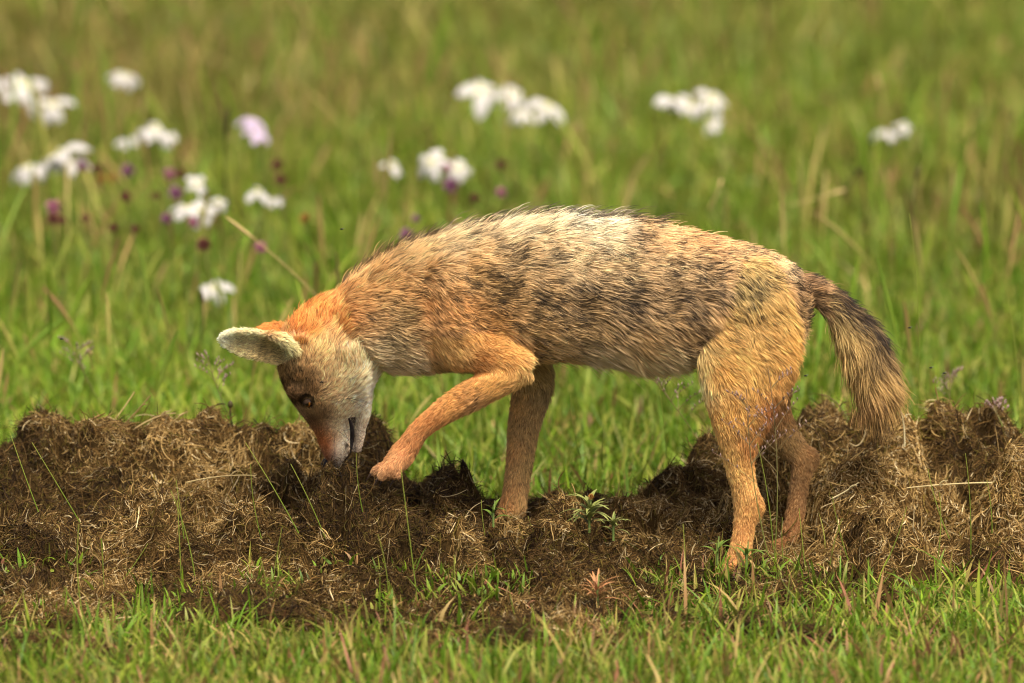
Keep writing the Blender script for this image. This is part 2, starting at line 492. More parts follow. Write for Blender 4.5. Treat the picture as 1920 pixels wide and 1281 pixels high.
def build_body():
    # torso: neck to rump
    loft('torso', [
        (600, 600, 690, 685, -.005, .040), (625, 558, 712, 690, -.004, .050), (680, 516, 762, 692, 0, .056), (755, 474, 825, 690, 0, .064),
        (840, 446, 895, 688, 0, .074), (930, 428, 950, 676, 0, .080), (1030, 414, 1035, 666, 0, .083), (1120, 420, 1115, 670, 0, .082),
        (1200, 426, 1195, 676, 0, .076), (1290, 439, 1262, 672, 0, .070), (1365, 458, 1340, 660, 0, .070), (1430, 476, 1415, 680, 0, .072),
        (1478, 500, 1475, 650, 0, .060), (1503, 530, 1502, 600, 0, .030)], e=0.92)
    # shoulder blade and chest
    loft('torso', [(800, 500, 800, 640, -.052, .012), (835, 480, 845, 690, -.054, .024), (870, 500, 880, 690, -.054, .024), (905, 560, 910, 680, -.052, .014)])
    loft('torso', [(810, 500, 810, 640, .052, .012), (845, 480, 855, 690, .054, .024), (880, 500, 890, 690, .054, .024), (915, 560, 920, 680, .052, .014)])
    # head: crown to nose
    loft('head', [
        (560, 612, 640, 560, -.008, .020), (545, 620, 680, 600, -.008, .040), (528, 650, 712, 650, -.01, .052), (524, 690, 708, 692, -.011, .055), (536, 730, 699, 724, -.012, .050),
        (555, 762, 688, 752, -.012, .042), (574, 788, 672, 778, -.013, .032), (590, 812, 657, 806, -.014, .025), (599, 836, 655, 832, -.014, .022), (609, 857, 650, 858, -.014, .018), (618, 873, 642, 877, -.014, .010)], k=32)
    limb('head', [(668, 586, 40, -.006, 1.0), (615, 604, 44, -.008, 1.05), (572, 634, 40, -.010, 1.1), (545, 662, 28, -.010, 1.4)])
    # brow and cheek
    limb('head', [(548, 728, 10, -.045, 1), (562, 738, 14, -.047, 1), (577, 742, 9, -.044, 1)])
    limb('head', [(548, 728, 10, .022, 1), (562, 738, 14, .024, 1), (577, 742, 9, .022, 1)])
    limb('head', [(640, 660, 34, -.052, .5), (655, 705, 34, -.050, .5), (662, 745, 22, -.042, .5)])
    limb('head', [(640, 660, 34, .034, .5), (655, 705, 34, .030, .5), (662, 745, 22, .024, .5)])
    # lower jaw
    limb('head', [(676, 745, 20, -.014, 1.5), (678, 775, 15, -.014, 1.5), (676, 800, 10.5, -.014, 1.7), (673, 825, 9, -.014, 1.6), (667, 848, 8, -.014, 1.3)])
    # raised near foreleg
    limb('nearfore', [(845, 610, 60, -.050, .50), (890, 640, 56, -.060, .50), (935, 664, 42, -.066, .60), (975, 682, 30, -.070, .75), (990, 690, 22, -.070, .9)])
    limb('nearfore', [(992, 690, 20, -.070, .9), (960, 700, 30, -.070, .75), (905, 728, 29, -.068, .75), (850, 760, 25, -.066, .75), (812, 786, 21, -.064, .8), (786, 808, 19, -.062, .9), (768, 834, 20, -.060, 1.0), (752, 856, 23, -.060, 1.1), (738, 872, 20, -.062, 1.15)])
    for (dx, dy, Y) in ((-44, 20, -.064), (-30, 29, -.082), (-20, 30, -.048), (0, 31, -.078)):
        limb('nearfore', [(752, 856, 11, (Y - .062) / 2, 1), (742 + dx * .5, 868 + dy * .4, 11, Y, 1), (742 + dx * .85, 868 + dy * .85, 10.5, Y, 1), (742 + dx, 868 + dy, 7, Y, 1)], k=12)
    # standing far foreleg
    limb('farfore', [(950, 620, 52, .050, .5), (985, 680, 44, .055, .6), (1003, 712, 34, .057, .7), (994, 745, 34, .057, .65), (984, 790, 30, .056, .65), (977, 840, 26, .055, .7), (971, 890, 23, .054, .8), (965, 930, 23, .054, .9), (958, 962, 25, .052, 1.0), (945, 984, 22, .050, 1.2)])
    for (dx, Y) in ((-34, .04), (-38, .055), (-30, .07), (-26, .028)):
        limb('farfore', [(950, 978, 9, Y, 1), (945 + dx * .6, 984, 9, Y, 1), (945 + dx, 992, 7, Y, 1)], k=12)
    # near hind leg
    limb('nearhind', [(1410, 540, 56, -.040, .45), (1418, 600, 78, -.050, .40), (1404, 660, 90, -.053, .40), (1394, 715, 80, -.056, .44), (1388, 765, 62, -.058, .5), (1386, 815, 44, -.058, .58), (1385, 860, 29, -.057, .7), (1393, 905, 24, -.056, .75), (1401, 942, 26, -.055, .72), (1397, 980, 21, -.055, .75), (1390, 1020, 20, -.056, .85), (1383, 1050, 21, -.057, 1.0), (1372, 1066, 20, -.058, 1.2)])
    limb('nearhind', [(1404, 915, 12, -.055, .8), (1417, 938, 13, -.055, .8), (1425, 953, 9, -.055, .8), (1418, 972, 8, -.055, .8)])
    for (dx, Y) in ((-40, -.05), (-44, -.065), (-34, -.08), (-30, -.038)):
        limb('nearhind', [(1376, 1064, 10, Y, 1), (1372 + dx * .6, 1069, 10, Y, 1), (1372 + dx, 1075, 7, Y, 1)], k=12)
    # far hind leg
    limb('farhind', [(1400, 560, 60, .04, .5), (1410, 640, 84, .052, .46), (1420, 710, 70, .056, .48), (1436, 770, 48, .057, .55), (1462, 815, 35, .056, .62), (1492, 846, 25, .055, .7), (1505, 870, 22, .054, .75), (1500, 905, 18, .054, .75), (1494, 945, 18, .054, .8), (1488, 980, 18, .053, .9), (1482, 1006, 20, .052, 1.1), (1470, 1020, 18, .05, 1.2)])
    limb('farhind', [(1500, 838, 12, .055, .8), (1519, 850, 12, .055, .8), (1530, 860, 8, .055, .8), (1524, 876, 8, .055, .8)])
    for (dx, Y) in ((-36, .04), (-40, .055), (-32, .07), (-28, .03)):
        limb('farhind', [(1474, 1018, 9, Y, 1), (1470 + dx * .6, 1024, 9, Y, 1), (1470 + dx, 1031, 7, Y, 1)], k=12)
    # tail
    limb('tail', [(1470, 532, 24, 0, 1), (1510, 540, 22, 0, .9), (1545, 560, 20, 0, .9), (1580, 592, 23, 0, .9), (1608, 632, 28, .002, .9), (1630, 680, 27, .004, .9), (1645, 724, 22, .005, .9), (1648, 755, 12, .006, 1)])
    # ears: cupped, thick-edged shells
    def ear(base, tip, Yb, Yt, wmax, facing, lean):
        bw, tw = px2w(*base, Yb), px2w(*tip, Yt)
        Lx = tw - bw
        ax = norm(Lx)
        wd = norm(np.cross(ax, facing))
        nr = norm(np.cross(wd, ax))
        if nr @ facing < 0:
            nr = -nr
        rows = []
        for u in np.linspace(-.12, 1.0, 18):
            w = wmax * (np.sqrt(np.clip(1 - (max(u - .38, 0) / .635) ** 2.6, .02, 1)) if u > 0 else .9)
            c = bw + Lx * u + wd * lean * math.sin(u * 3) * 0.01
            deep = w * (1.0 - .55 * max(u, 0)) * 0.95
            front, back = [], []
            for t in np.linspace(-1, 1, 13):
                back.append(c + wd * w * t - nr * (deep * (1 - t * t) + 0.001))
                tt = t * 0.86
                front.append(c + wd * w * tt - nr * (deep * (1 - tt * tt) - 0.0062))
            rows.append(np.array(back + front[::-1]))
        add_rings(np.array(rows))
        C = np.array([bw + Lx * u for u in np.linspace(0.15, 1, 10)])
        PIECES.append(('ear', C, np.full(10, wmax * .8), np.repeat(ax[None], 10, 0)))
    ear((552, 664), (413, 632), -.048, -.060, .0225, norm(np.array([-.12, -1.0, -.30])), 0.0)
    ear((575, 640), (478, 626), .028, .034, .0200, norm(np.array([-.3, .9, -.3])), 0.0)

    limb('ear', [(502, 626, 6, -.066, 1), (520, 632, 8, -.070, 1), (540, 644, 9, -.068, 1), (556, 660, 8, -.060, 1)])
    V = np.vstack(BM_V)
    me = bpy.data.meshes.new('raw')
    me.from_pydata(V.tolist(), [], BM_F)
    me.update()
    bm = bmesh.new()
    bm.from_mesh(me)
    bmesh.ops.recalc_face_normals(bm, faces=bm.faces)
    bm.to_mesh(me)
    bm.free()
    o = bpy.data.objects.new('raw', me)
    COL.objects.link(o)
    md = o.modifiers.new('r', 'REMESH')
    md.mode = 'VOXEL'
    md.voxel_size = 0.0034
    md.adaptivity = 0.0
    ms = o.modifiers.new('s', 'SMOOTH')
    ms.factor, ms.iterations = 0.5, 5
    dg = bpy.context.evaluated_depsgraph_get()
    body = bpy.data.meshes.new_from_object(o.evaluated_get(dg))
    bpy.data.objects.remove(o)
    bpy.data.meshes.remove(me)
    body.name = 'body'
    return body

BODY = build_body()

# fur map: photo x, y, colour, hair length mm, lift, dark-tip share
FURMAP = {
 'torso': [
  (600, 590, (226, 138, 62), 22, .35, .10), (570, 600, (222, 126, 50), 16, .35, .10), (640, 600, (218, 148, 78), 22, .35, .12), (655, 560, (216, 160, 94), 26, .4, .2),
  (700, 530, (214, 166, 102), 32, .4, .25), (700, 600, (200, 154, 96), 24, .3, .3), (760, 490, (220, 180, 120), 34, .4, .25), (760, 550, (200, 150, 88), 28, .3, .3), (850, 455, (226, 196, 146), 36, .35, .25), (960, 430, (232, 208, 164), 38, .35, .25),
  (1080, 405, (240, 222, 186), 34, .4, .3), (1130, 430, (236, 212, 172), 40, .35, .25), (1210, 430, (230, 184, 126), 34, .25, .35), (1300, 445, (232, 174, 110), 30, .22, .3), (1400, 480, (226, 178, 118), 28, .22, .35), (1460, 510, (226, 188, 134), 26, .22, .4), (1500, 520, (150, 110, 70), 28, .25, .7),
  (960, 490, (204, 168, 116), 34, .25, .4), (1050, 480, (220, 188, 138), 34, .25, .4), (1150, 490, (218, 182, 128), 34, .25, .42), (1280, 500, (216, 178, 124), 32, .22, .45), (1000, 560, (182, 144, 92), 32, .22, .5), (1080, 570, (172, 136, 88), 32, .22, .6), (1180, 570, (172, 138, 94), 32, .22, .62), (1280, 560, (168, 134, 92), 32, .22, .65), (1380, 540, (196, 160, 112), 30, .22, .5), (1460, 560, (206, 160, 102), 30, .22, .3),
  (880, 510, (192, 148, 88), 26, .22, .4), (930, 540, (178, 138, 82), 26, .22, .5), (860, 580, (198, 138, 72), 20, .2, .3), (800, 570, (202, 138, 72), 18, .2, .15), (810, 640, (206, 148, 84), 18, .2, .1), (740, 590, (192, 154, 98), 24, .25, .35), (730, 640, (190, 160, 108), 26, .3, .3), (700, 660, (216, 188, 140), 26, .3, .1), (770, 680, (212, 182, 134), 26, .3, .1), (840, 680, (206, 164, 104), 18, .25, .1),
  (920, 600, (190, 134, 68), 18, .2, .35), (1000, 620, (196, 152, 92), 28, .2, .3), (1050, 650, (206, 164, 106), 32, .2, .15), (1100, 610, (188, 148, 92), 32, .22, .45), (1100, 680, (210, 184, 140), 36, .3, .05), (1180, 690, (214, 182, 130), 48, .4, .05), (1200, 630, (206, 162, 102), 36, .25, .2), (1240, 680, (208, 178, 128), 46, .45, .1), (1280, 620, (188, 146, 92), 34, .25, .4),
  (1340, 600, (204, 160, 104), 28, .22, .3), (1420, 640, (214, 166, 102), 26, .22, .15)],
 'head': [
  (600, 590, (226, 134, 58), 14, .35, .05), (560, 605, (220, 122, 46), 13, .35, .05), (650, 610, (218, 144, 72), 16, .3, .05), (580, 630, (222, 140, 66), 12, .3, .05), (600, 650, (214, 172, 112), 13, .25, .1), (545, 665, (196, 164, 112), 10, .3, .15), (530, 690, (140, 108, 66), 8, .3, .4), (545, 725, (104, 76, 44), 6, .3, .55), (562, 745, (84, 60, 36), 4.5, .3, .6), (572, 712, (134, 102, 62), 7, .25, .5), (585, 735, (128, 96, 60), 5, .2, .4), (600, 690, (186, 152, 102), 9, .2, .2), (630, 680, (200, 168, 118), 12, .2, .12), (670, 670, (214, 186, 140), 16, .2, .02),
  (700, 690, (214, 188, 146), 18, .25, .0), (660, 720, (220, 196, 154), 13, .18, .0), (690, 735, (226, 206, 176), 10, .2, .0), (620, 730, (204, 172, 126), 8, .18, .1), (595, 755, (190, 156, 110), 6, .18, .1), (640, 765, (216, 192, 156), 7, .18, .0), (680, 775, (224, 206, 180), 6, .2, .0), (606, 780, (130, 98, 62), 5, .15, .4), (588, 790, (92, 64, 40), 4, .15, .4), (598, 808, (150, 96, 56), 4, .15, .2), (622, 815, (150, 116, 76), 4, .15, .3), (630, 800, (206, 184, 148), 5, .15, .05),
  (603, 825, (186, 106, 54), 3.5, .15, .1), (614, 835, (180, 104, 54), 3.5, .15, .1), (614, 858, (140, 84, 50), 3, .15, .2), (640, 835, (218, 202, 176), 3, .15, .05), (645, 805, (218, 200, 172), 3, .15, .0), (676, 815, (196, 178, 158), 3, .2, .05), (670, 842, (176, 158, 140), 3, .2, .1), (640, 862, (202, 186, 162), 2.5, .15, .2)],
 'ear': [(420, 626, (238, 226, 204), 7, .45, 0), (480, 624, (226, 206, 172), 8, .45, .05), (460, 645, (206, 180, 140), 8, .5, .2), (500, 650, (178, 146, 102), 9, .5, .3), (520, 672, (196, 164, 118), 10, .5, .2), (540, 640, (214, 190, 148), 11, .5, .15), (500, 605, (220, 126, 52), 9, .35, .05)],
 'nearfore': [(850, 600, (208, 148, 86), 18, .2, .2), (860, 660, (210, 150, 88), 16, .2, .1), (900, 630, (216, 146, 78), 14, .18, .1), (900, 680, (194, 122, 62), 12, .18, .1), (960, 665, (226, 156, 84), 13, .18, .05), (1000, 690, (226, 168, 106), 14, .25, .02), (930, 715, (222, 154, 84), 11, .18, .08), (860, 755, (214, 142, 78), 10, .18, .08), (900, 760, (190, 128, 76), 14, .35, .2), (810, 785, (202, 126, 70), 9, .18, .08), (770, 830, (194, 120, 72), 9, .2, .1), (740, 870, (190, 124, 80), 9, .2, .1), (700, 890, (176, 122, 86), 7, .2, .1), (745, 895, (164, 110, 76), 4, .2, .1)],
 'farfore': [(960, 640, (190, 130, 72), 14, .2, .1), (1000, 700, (186, 142, 88), 15, .25, .15), (1025, 730, (170, 132, 90), 16, .35, .25), (960, 760, (192, 136, 80), 10, .18, .05), (1000, 800, (176, 132, 84), 13, .3, .3), (955, 850, (198, 138, 82), 9, .18, .05), (990, 870, (186, 142, 88), 11, .28, .25), (950, 940, (196, 128, 72), 9, .2, .05), (975, 940, (198, 146, 92), 10, .25, .1)],  # far foreleg: the shade it stands in is mixed into the fur colour
 'nearhind': [(1400, 540, (206, 166, 110), 26, .22, .4), (1340, 600, (216, 160, 96), 24, .22, .25), (1430, 590, (216, 160, 94), 24, .25, .2), (1490, 590, (230, 170, 98), 24, .25, .1), (1500, 650, (232, 164, 88), 24, .28, .05), (1300, 660, (216, 172, 114), 26, .25, .05), (1300, 720, (240, 208, 156), 20, .25, 0), (1350, 700, (230, 160, 84), 16, .2, .12), (1420, 690, (226, 164, 92), 18, .2, .15), (1480, 710, (206, 140, 78), 22, .28, .1), (1330, 790, (230, 160, 84), 12, .18, .08), (1390, 770, (220, 154, 82), 13, .18, .12), (1450, 770, (178, 100, 58), 18, .28, .1), (1370, 860, (224, 162, 92), 10, .16, .08), (1410, 840, (198, 124, 70), 13, .22, .1), (1390, 920, (224, 160, 94), 9, .16, .05), (1425, 950, (214, 146, 84), 8, .2, .05), (1395, 1000, (220, 150, 88), 8, .18, .04), (1385, 1060, (214, 146, 88), 8, .2, .04)],
 'farhind': [(1420, 640, (190, 136, 80), 20, .22, .1), (1440, 780, (160, 104, 62), 14, .2, .2), (1470, 830, (148, 108, 66), 10, .18, .3), (1520, 860, (158, 110, 68), 8, .2, .1), (1500, 920, (142, 98, 62), 8, .18, .15), (1485, 990, (150, 98, 60), 8, .2, .1)],  # far hind leg darker than the near one, shade painted into its fur
 'tail': [(1500, 520, (170, 128, 84), 26, .25, .6), (1515, 545, (120, 88, 60), 26, .25, .8), (1545, 540, (110, 78, 54), 28, .25, .85), (1572, 562, (84, 58, 42), 30, .3, .95), (1605, 590, (80, 56, 42), 34, .32, .95), (1630, 625, (88, 62, 46), 38, .35, .9), (1652, 670, (120, 88, 60), 42, .4, .6), (1540, 575, (214, 170, 112), 34, .35, .1), (1570, 610, (216, 172, 112), 42, .38, .12), (1596, 648, (204, 156, 98), 46, .4, .2), (1615, 630, (196, 150, 96), 44, .38, .3), (1640, 690, (198, 150, 94), 48, .45, .25), (1610, 690, (190, 142, 88), 50, .42, .25), (1630, 730, (178, 124, 76), 54, .42, .3), (1655, 740, (196, 146, 90), 50, .5, .2), (1645, 765, (92, 54, 38), 66, .35, .7)],
}
GROUPS = list(FURMAP)

def desat(c):
    return c * .95 + .05 * (c @ np.array([.3, .6, .1]))[:, None]

def build_jackal():
    body = BODY
    nv = len(body.vertices)
    V = np.zeros(nv * 3, np.float32)
    body.vertices.foreach_get('co', V)
    V = V.reshape(-1, 3).astype(float)
    Nn = np.zeros(nv * 3, np.float32)
    body.vertices.foreach_get('normal', Nn)
    Nn = Nn.reshape(-1, 3).astype(float)
    ne = len(body.edges)
    E = np.zeros(ne * 2, np.int32)
    body.edges.foreach_get('vertices', E)
    E = E.reshape(-1, 2)
    body.calc_loop_triangles()
    nt = len(body.loop_triangles)
    T = np.zeros(nt * 3, np.int32)
    body.loop_triangles.foreach_get('vertices', T)
    T = T.reshape(-1, 3)
    # nearest piece of the skeleton: group and flow
    AC = np.vstack([p[1] for p in PIECES])
    AR = np.concatenate([p[2] for p in PIECES])
    AT = np.vstack([p[3] for p in PIECES])
    AG = np.concatenate([np.full(len(p[1]), GROUPS.index(p[0])) for p in PIECES])
    flow = np.zeros((nv, 3))
    grp = np.zeros(nv, int)
    for i in range(0, nv, 4000):
        d = np.linalg.norm(V[i:i + 4000, None] - AC[None], axis=2) / AR[None]
        grp[i:i + 4000] = AG[np.argmin(d, 1)]
        w = np.exp(-5.0 * (d - d.min(1, keepdims=True)))
        w *= (AG[None] == grp[i:i + 4000, None]) * 0.85 + 0.15
        flow[i:i + 4000] = w @ AT
    flow = norm(flow)
    px, py = w2px(V)
    # torso and head colouring is mirrored for the far side by using heights along the mid-plane
    zshift = V[:, 1] * math.sin(PITCH) / S
    head = GROUPS.index('head')
    flow[grp == head] *= -1
    flow[grp == head] += np.array([.55, 0, .1])
    g_t = GROUPS.index('torso')
    low = np.clip((py - 560) / 140, 0, 1)
    flow[grp == g_t] += (np.stack([0 * low, 0 * low, -0.75 * low], -1))[grp == g_t]
    nh = grp == GROUPS.index('nearhind')
    flow[nh] += (np.clip((860 - py) / 200, 0, 1)[:, None] * np.array([1.3, 0, -.25]) + np.array([.15, 0, 0]))[nh]
    flow[grp == GROUPS.index('farhind')] += np.array([.2, 0, -.1])
    A = np.zeros((nv, 6))
    for gi, g in enumerate(GROUPS):
        m = grp == gi
        if not m.any():
            continue
        cp = np.array([[c[0], c[1]] for c in FURMAP[g]], float)
        val = np.array([[*lin(c[2]), c[3], c[4], c[5]] for c in FURMAP[g]], float)
        qy = py[m] + (zshift[m] if g in ('torso', 'head') else 0) * (np.sign(V[m, 1]) > 0)
        q = np.stack([px[m], qy], -1)
        d = np.linalg.norm(q[:, None] - cp[None], axis=2) + 4.0
        w = d ** -3.2
        A[m] = (w / w.sum(1, keepdims=True)) @ val
    def smooth(F, it):
        deg = np.bincount(E.ravel(), minlength=nv)[:, None]
        for _ in range(it):
            acc = np.zeros_like(F)
            for k in range(F.shape[1]):
                acc[:, k] = np.bincount(E[:, 0], F[E[:, 1], k], nv) + np.bincount(E[:, 1], F[E[:, 0], k], nv)
            F = 0.4 * F + 0.6 * acc / np.maximum(deg, 1)
        return F
    far_ear = (grp == GROUPS.index('ear')) & (V[:, 1] > 0)
    A[grp == GROUPS.index('ear'), :3] *= 1.15
    A[far_ear, :3] = lin((220, 128, 54))
    A = smooth(A, 5)
    flow = norm(smooth(norm(flow), 8))
    # skin colour under the hair
    at = body.attributes.new('col', 'FLOAT_COLOR', 'POINT')
    c4 = np.ones((nv, 4), np.float32)
    c4[:, :3] = A[:, :3] * 0.75
    at.data.foreach_set('color', c4.ravel())
    body.polygons.foreach_set('use_smooth', np.full(len(body.polygons), True))
    root = empty('jackal', (float(V[:, 0].mean()), 0.0, 0.0))
    tag(root, 'sandy orange jackal with grizzled back, head down, digging with one raised forepaw', 'jackal')
    org = np.array(root.location)
    V0 = V.copy()
    body.vertices.foreach_set('co', (V - org).astype(np.float32).ravel())
    body.update()
    link('body', body, root, M_SKIN)

    # ---- hair roots
    a, b, c = V0[T[:, 0]], V0[T[:, 1]], V0[T[:, 2]]
    area = np.linalg.norm(np.cross(b - a, c - a), axis=1) / 2
    ln_t = A[T, 3].mean(1)
    dens = area * np.where(ln_t < 6, 3.6, np.where(ln_t < 12, 1.8, 1.0))
    n = 480000
    pick = rng.choice(nt, n, p=dens / dens.sum())
    r1, r2 = np.sqrt(rng.random(n)), rng.random(n)
    bw = np.stack([1 - r1, r1 * (1 - r2), r1 * r2], -1)
    tri = T[pick]
    P0 = np.einsum('nk,nkd->nd', bw, V0[tri])
    NN = norm(np.einsum('nk,nkd->nd', bw, Nn[tri]))
    FL = np.einsum('nk,nkd->nd', bw, flow[tri])
    AT_ = np.einsum('nk,nkd->nd', bw, A[tri])
    G = grp[tri[:, 0]]
    FL = norm(FL - NN * np.sum(FL * NN, -1, keepdims=True) * 0.92)
    # eye and nose stay bare
    eye_c = px2w(577, 753, -.049)
    bare = np.linalg.norm(P0 - eye_c, axis=1) < 0.0072
    nose_c = px2w(621, 873, -.014)
    bare |= np.linalg.norm(P0 - nose_c, axis=1) < 0.0115
    keep = ~bare
    P0, NN, FL, AT_, G = P0[keep], NN[keep], FL[keep], AT_[keep], G[keep]
    n = len(P0)
    col, ln, lift, dark = desat(AT_[:, :3] ** .86 * np.where(((G == g_t) | (G == head))[:, None], np.array([1.05, 1.015, .93]), np.array([1.05, 1.10, .82]))), AT_[:, 3] / 1000.0 * np.where(G == head, 1.1, np.where(G == GROUPS.index('tail'), .8, .70)), AT_[:, 4], AT_[:, 5]

    # ---- clumps: neighbouring hairs bend together to a point
    ng = 60000
    gsel = rng.choice(n, ng, replace=False)
    kd = kdtree.KDTree(ng)
    for i, s in enumerate(gsel):
        kd.insert(P0[s], i)
    kd.balance()
    gid = np.fromiter((kd.find(p)[1] for p in P0), np.int32, n)
    g_len = rng.normal(1.0, 0.16, ng).clip(.6, 1.5)
    g_jit = rng.normal(0, 1.0, (ng, 3))
    g_drk = rng.random(ng)
    g_brt = rng.normal(1.0, 0.17, ng).clip(.65, 1.35)
    gl = ln[gsel]
    sway = fbm(P0[:, 0] * 45, P0[:, 2] * 45 + P0[:, 1] * 30, 7, 3) - 0.5
    sway_g = sway[gsel]

    sx, sy = w2px(P0)
    mot = 0.72 * fbm(sx / 12.0, sy / 8.0 + P0[:, 1] * 30, 512, 2) + .28 * fbm(sx / 30.0, sy / 20.0 + P0[:, 1] * 20, 513, 2)
    mot2 = fbm(sx / 60.0, sy / 40.0 + P0[:, 1] * 20, 517, 2)
    body_on = (G == g_t) | (G == GROUPS.index('nearhind'))
    
    dark = np.where(body_on, dark * np.clip(.68 + (mot - .38) * 4.8, .2, 2.3), dark)
    col = np.where(body_on[:, None], col * (.86 + .32 * mot2 + .2 * (.5 - mot) * (dark > .05))[:, None].clip(.6, 1.25), col)
    col = np.where((G == GROUPS.index('head'))[:, None], col * np.array([1.36, 1.29, 1.22]), col)  # head fur brightened, painting in light the face does not receive

    K = 5
    def grow(P, N_, F_, L_, lf, jit, sw):
        side = np.cross(N_, F_)
        F2 = norm(F_ + side * (sw * 1.8)[:, None] + jit)
        pts = [P - N_ * 0.0006]
        p = pts[0]
        for k in range(1, K):
            u = (k - 0.5) / (K - 1)
            el = lf * (1.5 - 1.15 * u)
            d = F2 * np.cos(el)[:, None] + N_ * np.sin(el)[:, None]
            d = d + np.array([0, 0, -1.0]) * (np.minimum(L_ / 0.05, 1.2) * 0.34 * u)[:, None]
            p = p + norm(d) * (L_ / (K - 1))[:, None]
            pts.append(p)
        return np.stack(pts, 1)
    # dark erect guard hairs along the spine
    spine = (np.abs(P0[:, 1]) < 0.022) & (NN[:, 2] > 0.72) & (P0[:, 0] > px2w(640, 500, 0)[0]) & (P0[:, 0] < px2w(1230, 400, 0)[0]) & (G == g_t)
    sp_on = spine & (P0[:, 1] > .004) & (rng.random(n) < 0.2)
    Lh = ln * rng.normal(1.0, 0.13, n).clip(.6, 1.4) * g_len[gid]
    lf = lift * rng.normal(1.0, 0.25, n).clip(.3, 1.8)
    Lh = np.where(sp_on, Lh * 1.35, Lh)
    lf = np.where(sp_on, lf + 0.32, lf)
    stray = rng.random(n) < 0.03
    lf = np.where(stray, lf + .25, lf)
    H = grow(P0, NN, FL, Lh, lf, rng.normal(0, 1.0, (n, 3)) * np.where(G == GROUPS.index('tail'), .28, .14)[:, None], sway)
    HG = grow(P0[gsel], NN[gsel], FL[gsel], gl * g_len, lift[gsel], g_jit * .22, sway_g)
    cf = np.where(stray | sp_on, 0.1, 0.42) * np.clip(ln / 0.022, .25, 1.0)
    u = (np.arange(K) / (K - 1)) ** 1.3
    off = (HG[gid] - HG[gid][:, :1]) + HG[gid][:, :1]
    H = H + (off - H) * (cf[:, None] * u[None, :])[..., None] * np.clip(1.0 - np.linalg.norm(H[:, :1] - off[:, :1], axis=2) / 0.016, 0, 1)[..., None]
    # ---- banded hair colour: dull root, pale band, dark tip on some
    band = np.array([0.55, 0.8, 1.0, 1.06, 1.08])
    C = col[:, None] * band[None, :, None] * (rng.normal(1.0, np.where(G == head, .30, .16), n).clip(.4, 1.6) * g_brt[gid])[:, None, None]
    black = (rng.random(n) < .25 + dark * .75) & (g_drk[gid] < np.clip(dark * 1.15, 0, .95))
    dk = lin((26, 18, 14))
    tipw = np.array([.3, .15, .35, .9, 1.0])
    C = np.where(black[:, None, None], C * (1 - tipw)[None, :, None] + dk[None, None] * tipw[None, :, None], C)
    dk2 = lin((26, 22, 20))
    C = np.where((sp_on & (rng.random(n) < .75))[:, None, None], C * 0.2 + dk2 * np.array([.3, .6, .9, 1, 1])[None, :, None] * .8, C)
    # whisker spots on the muzzle
    mpx, mpy = w2px(P0)
    mott = fbm(mpx / 7.0, mpy / 7.0, 303, 3)
    face = G == head
    C = np.where(face[:, None, None], C * (1 + (mott - .5) * (.5 + 1.6 * dark))[:, None, None].clip(.25, 1.7), C)
    spots = (G == head) & (mpy > 828) & (mpx > 630) & (mpx < 662) & (vnoise(mpx / 4.2, mpy / 4.6, 99) > .68)
    C = np.where(spots[:, None, None], C * .12, C)
    lips = (G == head) & (np.abs(mpx - (660 + (mpy - 810) * .02)) < 5) & (mpy > 786) & (mpy < 846)
    C = np.where(lips[:, None, None], C * .07, C)
    lids = np.linalg.norm((P0 - eye_c) * np.array([1, 1, 1.0]), axis=1) < 0.0115
    C = np.where(lids[:, None, None], C * .16, C)
    rad = np.where(ln < .006, .00021, np.where(ln < .014, .00026, .00031))[:, None] * np.array([1.0, 1.0, .9, .65, .2])[None]
    rad = rad * rng.normal(1, .15, n).clip(.6, 1.5)[:, None]
    strands('fur', H - org, rad, C.clip(0, .95), M_FUR, root)

    # ---- eyes
    for Yc, sgn in ((-.0492, -1), (.0252, 1)):
        ec = px2w(578, 754, Yc)
        bm = bmesh.new()
        bmesh.ops.create_uvsphere(bm, u_segments=24, v_segments=16, radius=0.0070)
        me = bpy.data.meshes.new('eye')
        bm.to_mesh(me)
        bm.free()
        vv = np.array([v.co for v in me.vertices])
        look = norm(np.array([-.5, sgn * 1.0, -.25]))
        dd = norm(vv) @ look
        cc = np.where((dd > .8)[:, None], np.array([.004, .003, .003]), np.where((dd > .62)[:, None], lin((140, 84, 28)), lin((40, 26, 18))))
        at = me.attributes.new('col', 'FLOAT_COLOR', 'POINT')
        c4 = np.ones((len(vv), 4), np.float32)
        c4[:, :3] = cc
        at.data.foreach_set('color', c4.ravel())
        for p in me.polygons:
            p.use_smooth = True
        eo = link('eye', me, root, mat_attr('eye_wet', rough=.08, spec=.6) if 'eye_wet' not in bpy.data.materials else bpy.data.materials['eye_wet'])
        eo.location = ec - org
        # upper lid, half closed over the eye
        bm = bmesh.new()
        bmesh.ops.create_uvsphere(bm, u_segments=24, v_segments=16, radius=0.0077)
        up = Vector((-.62, sgn * .25, .72)).normalized()
        bmesh.ops.delete(bm, geom=[v for v in bm.verts if v.co.normalized().dot(up) < .16], context='VERTS')
        lm = bpy.data.meshes.new('eyelid')
        bm.to_mesh(lm)
        bm.free()
        for p in lm.polygons:
            p.use_smooth = True
        lo_ = link('eyelid', lm, eo, bpy.data.materials.get('lid_skin') or mat_plain('lid_skin', lin((58, 42, 28)), rough=.7, spec=.15, nscale=500))
    # ---- nose: a rounded leathery pad with two nostrils
    bm = bmesh.new()
    bmesh.ops.create_uvsphere(bm, u_segments=28, v_segments=18, radius=1.0)
    ctr = px2w(622, 872, -.014)
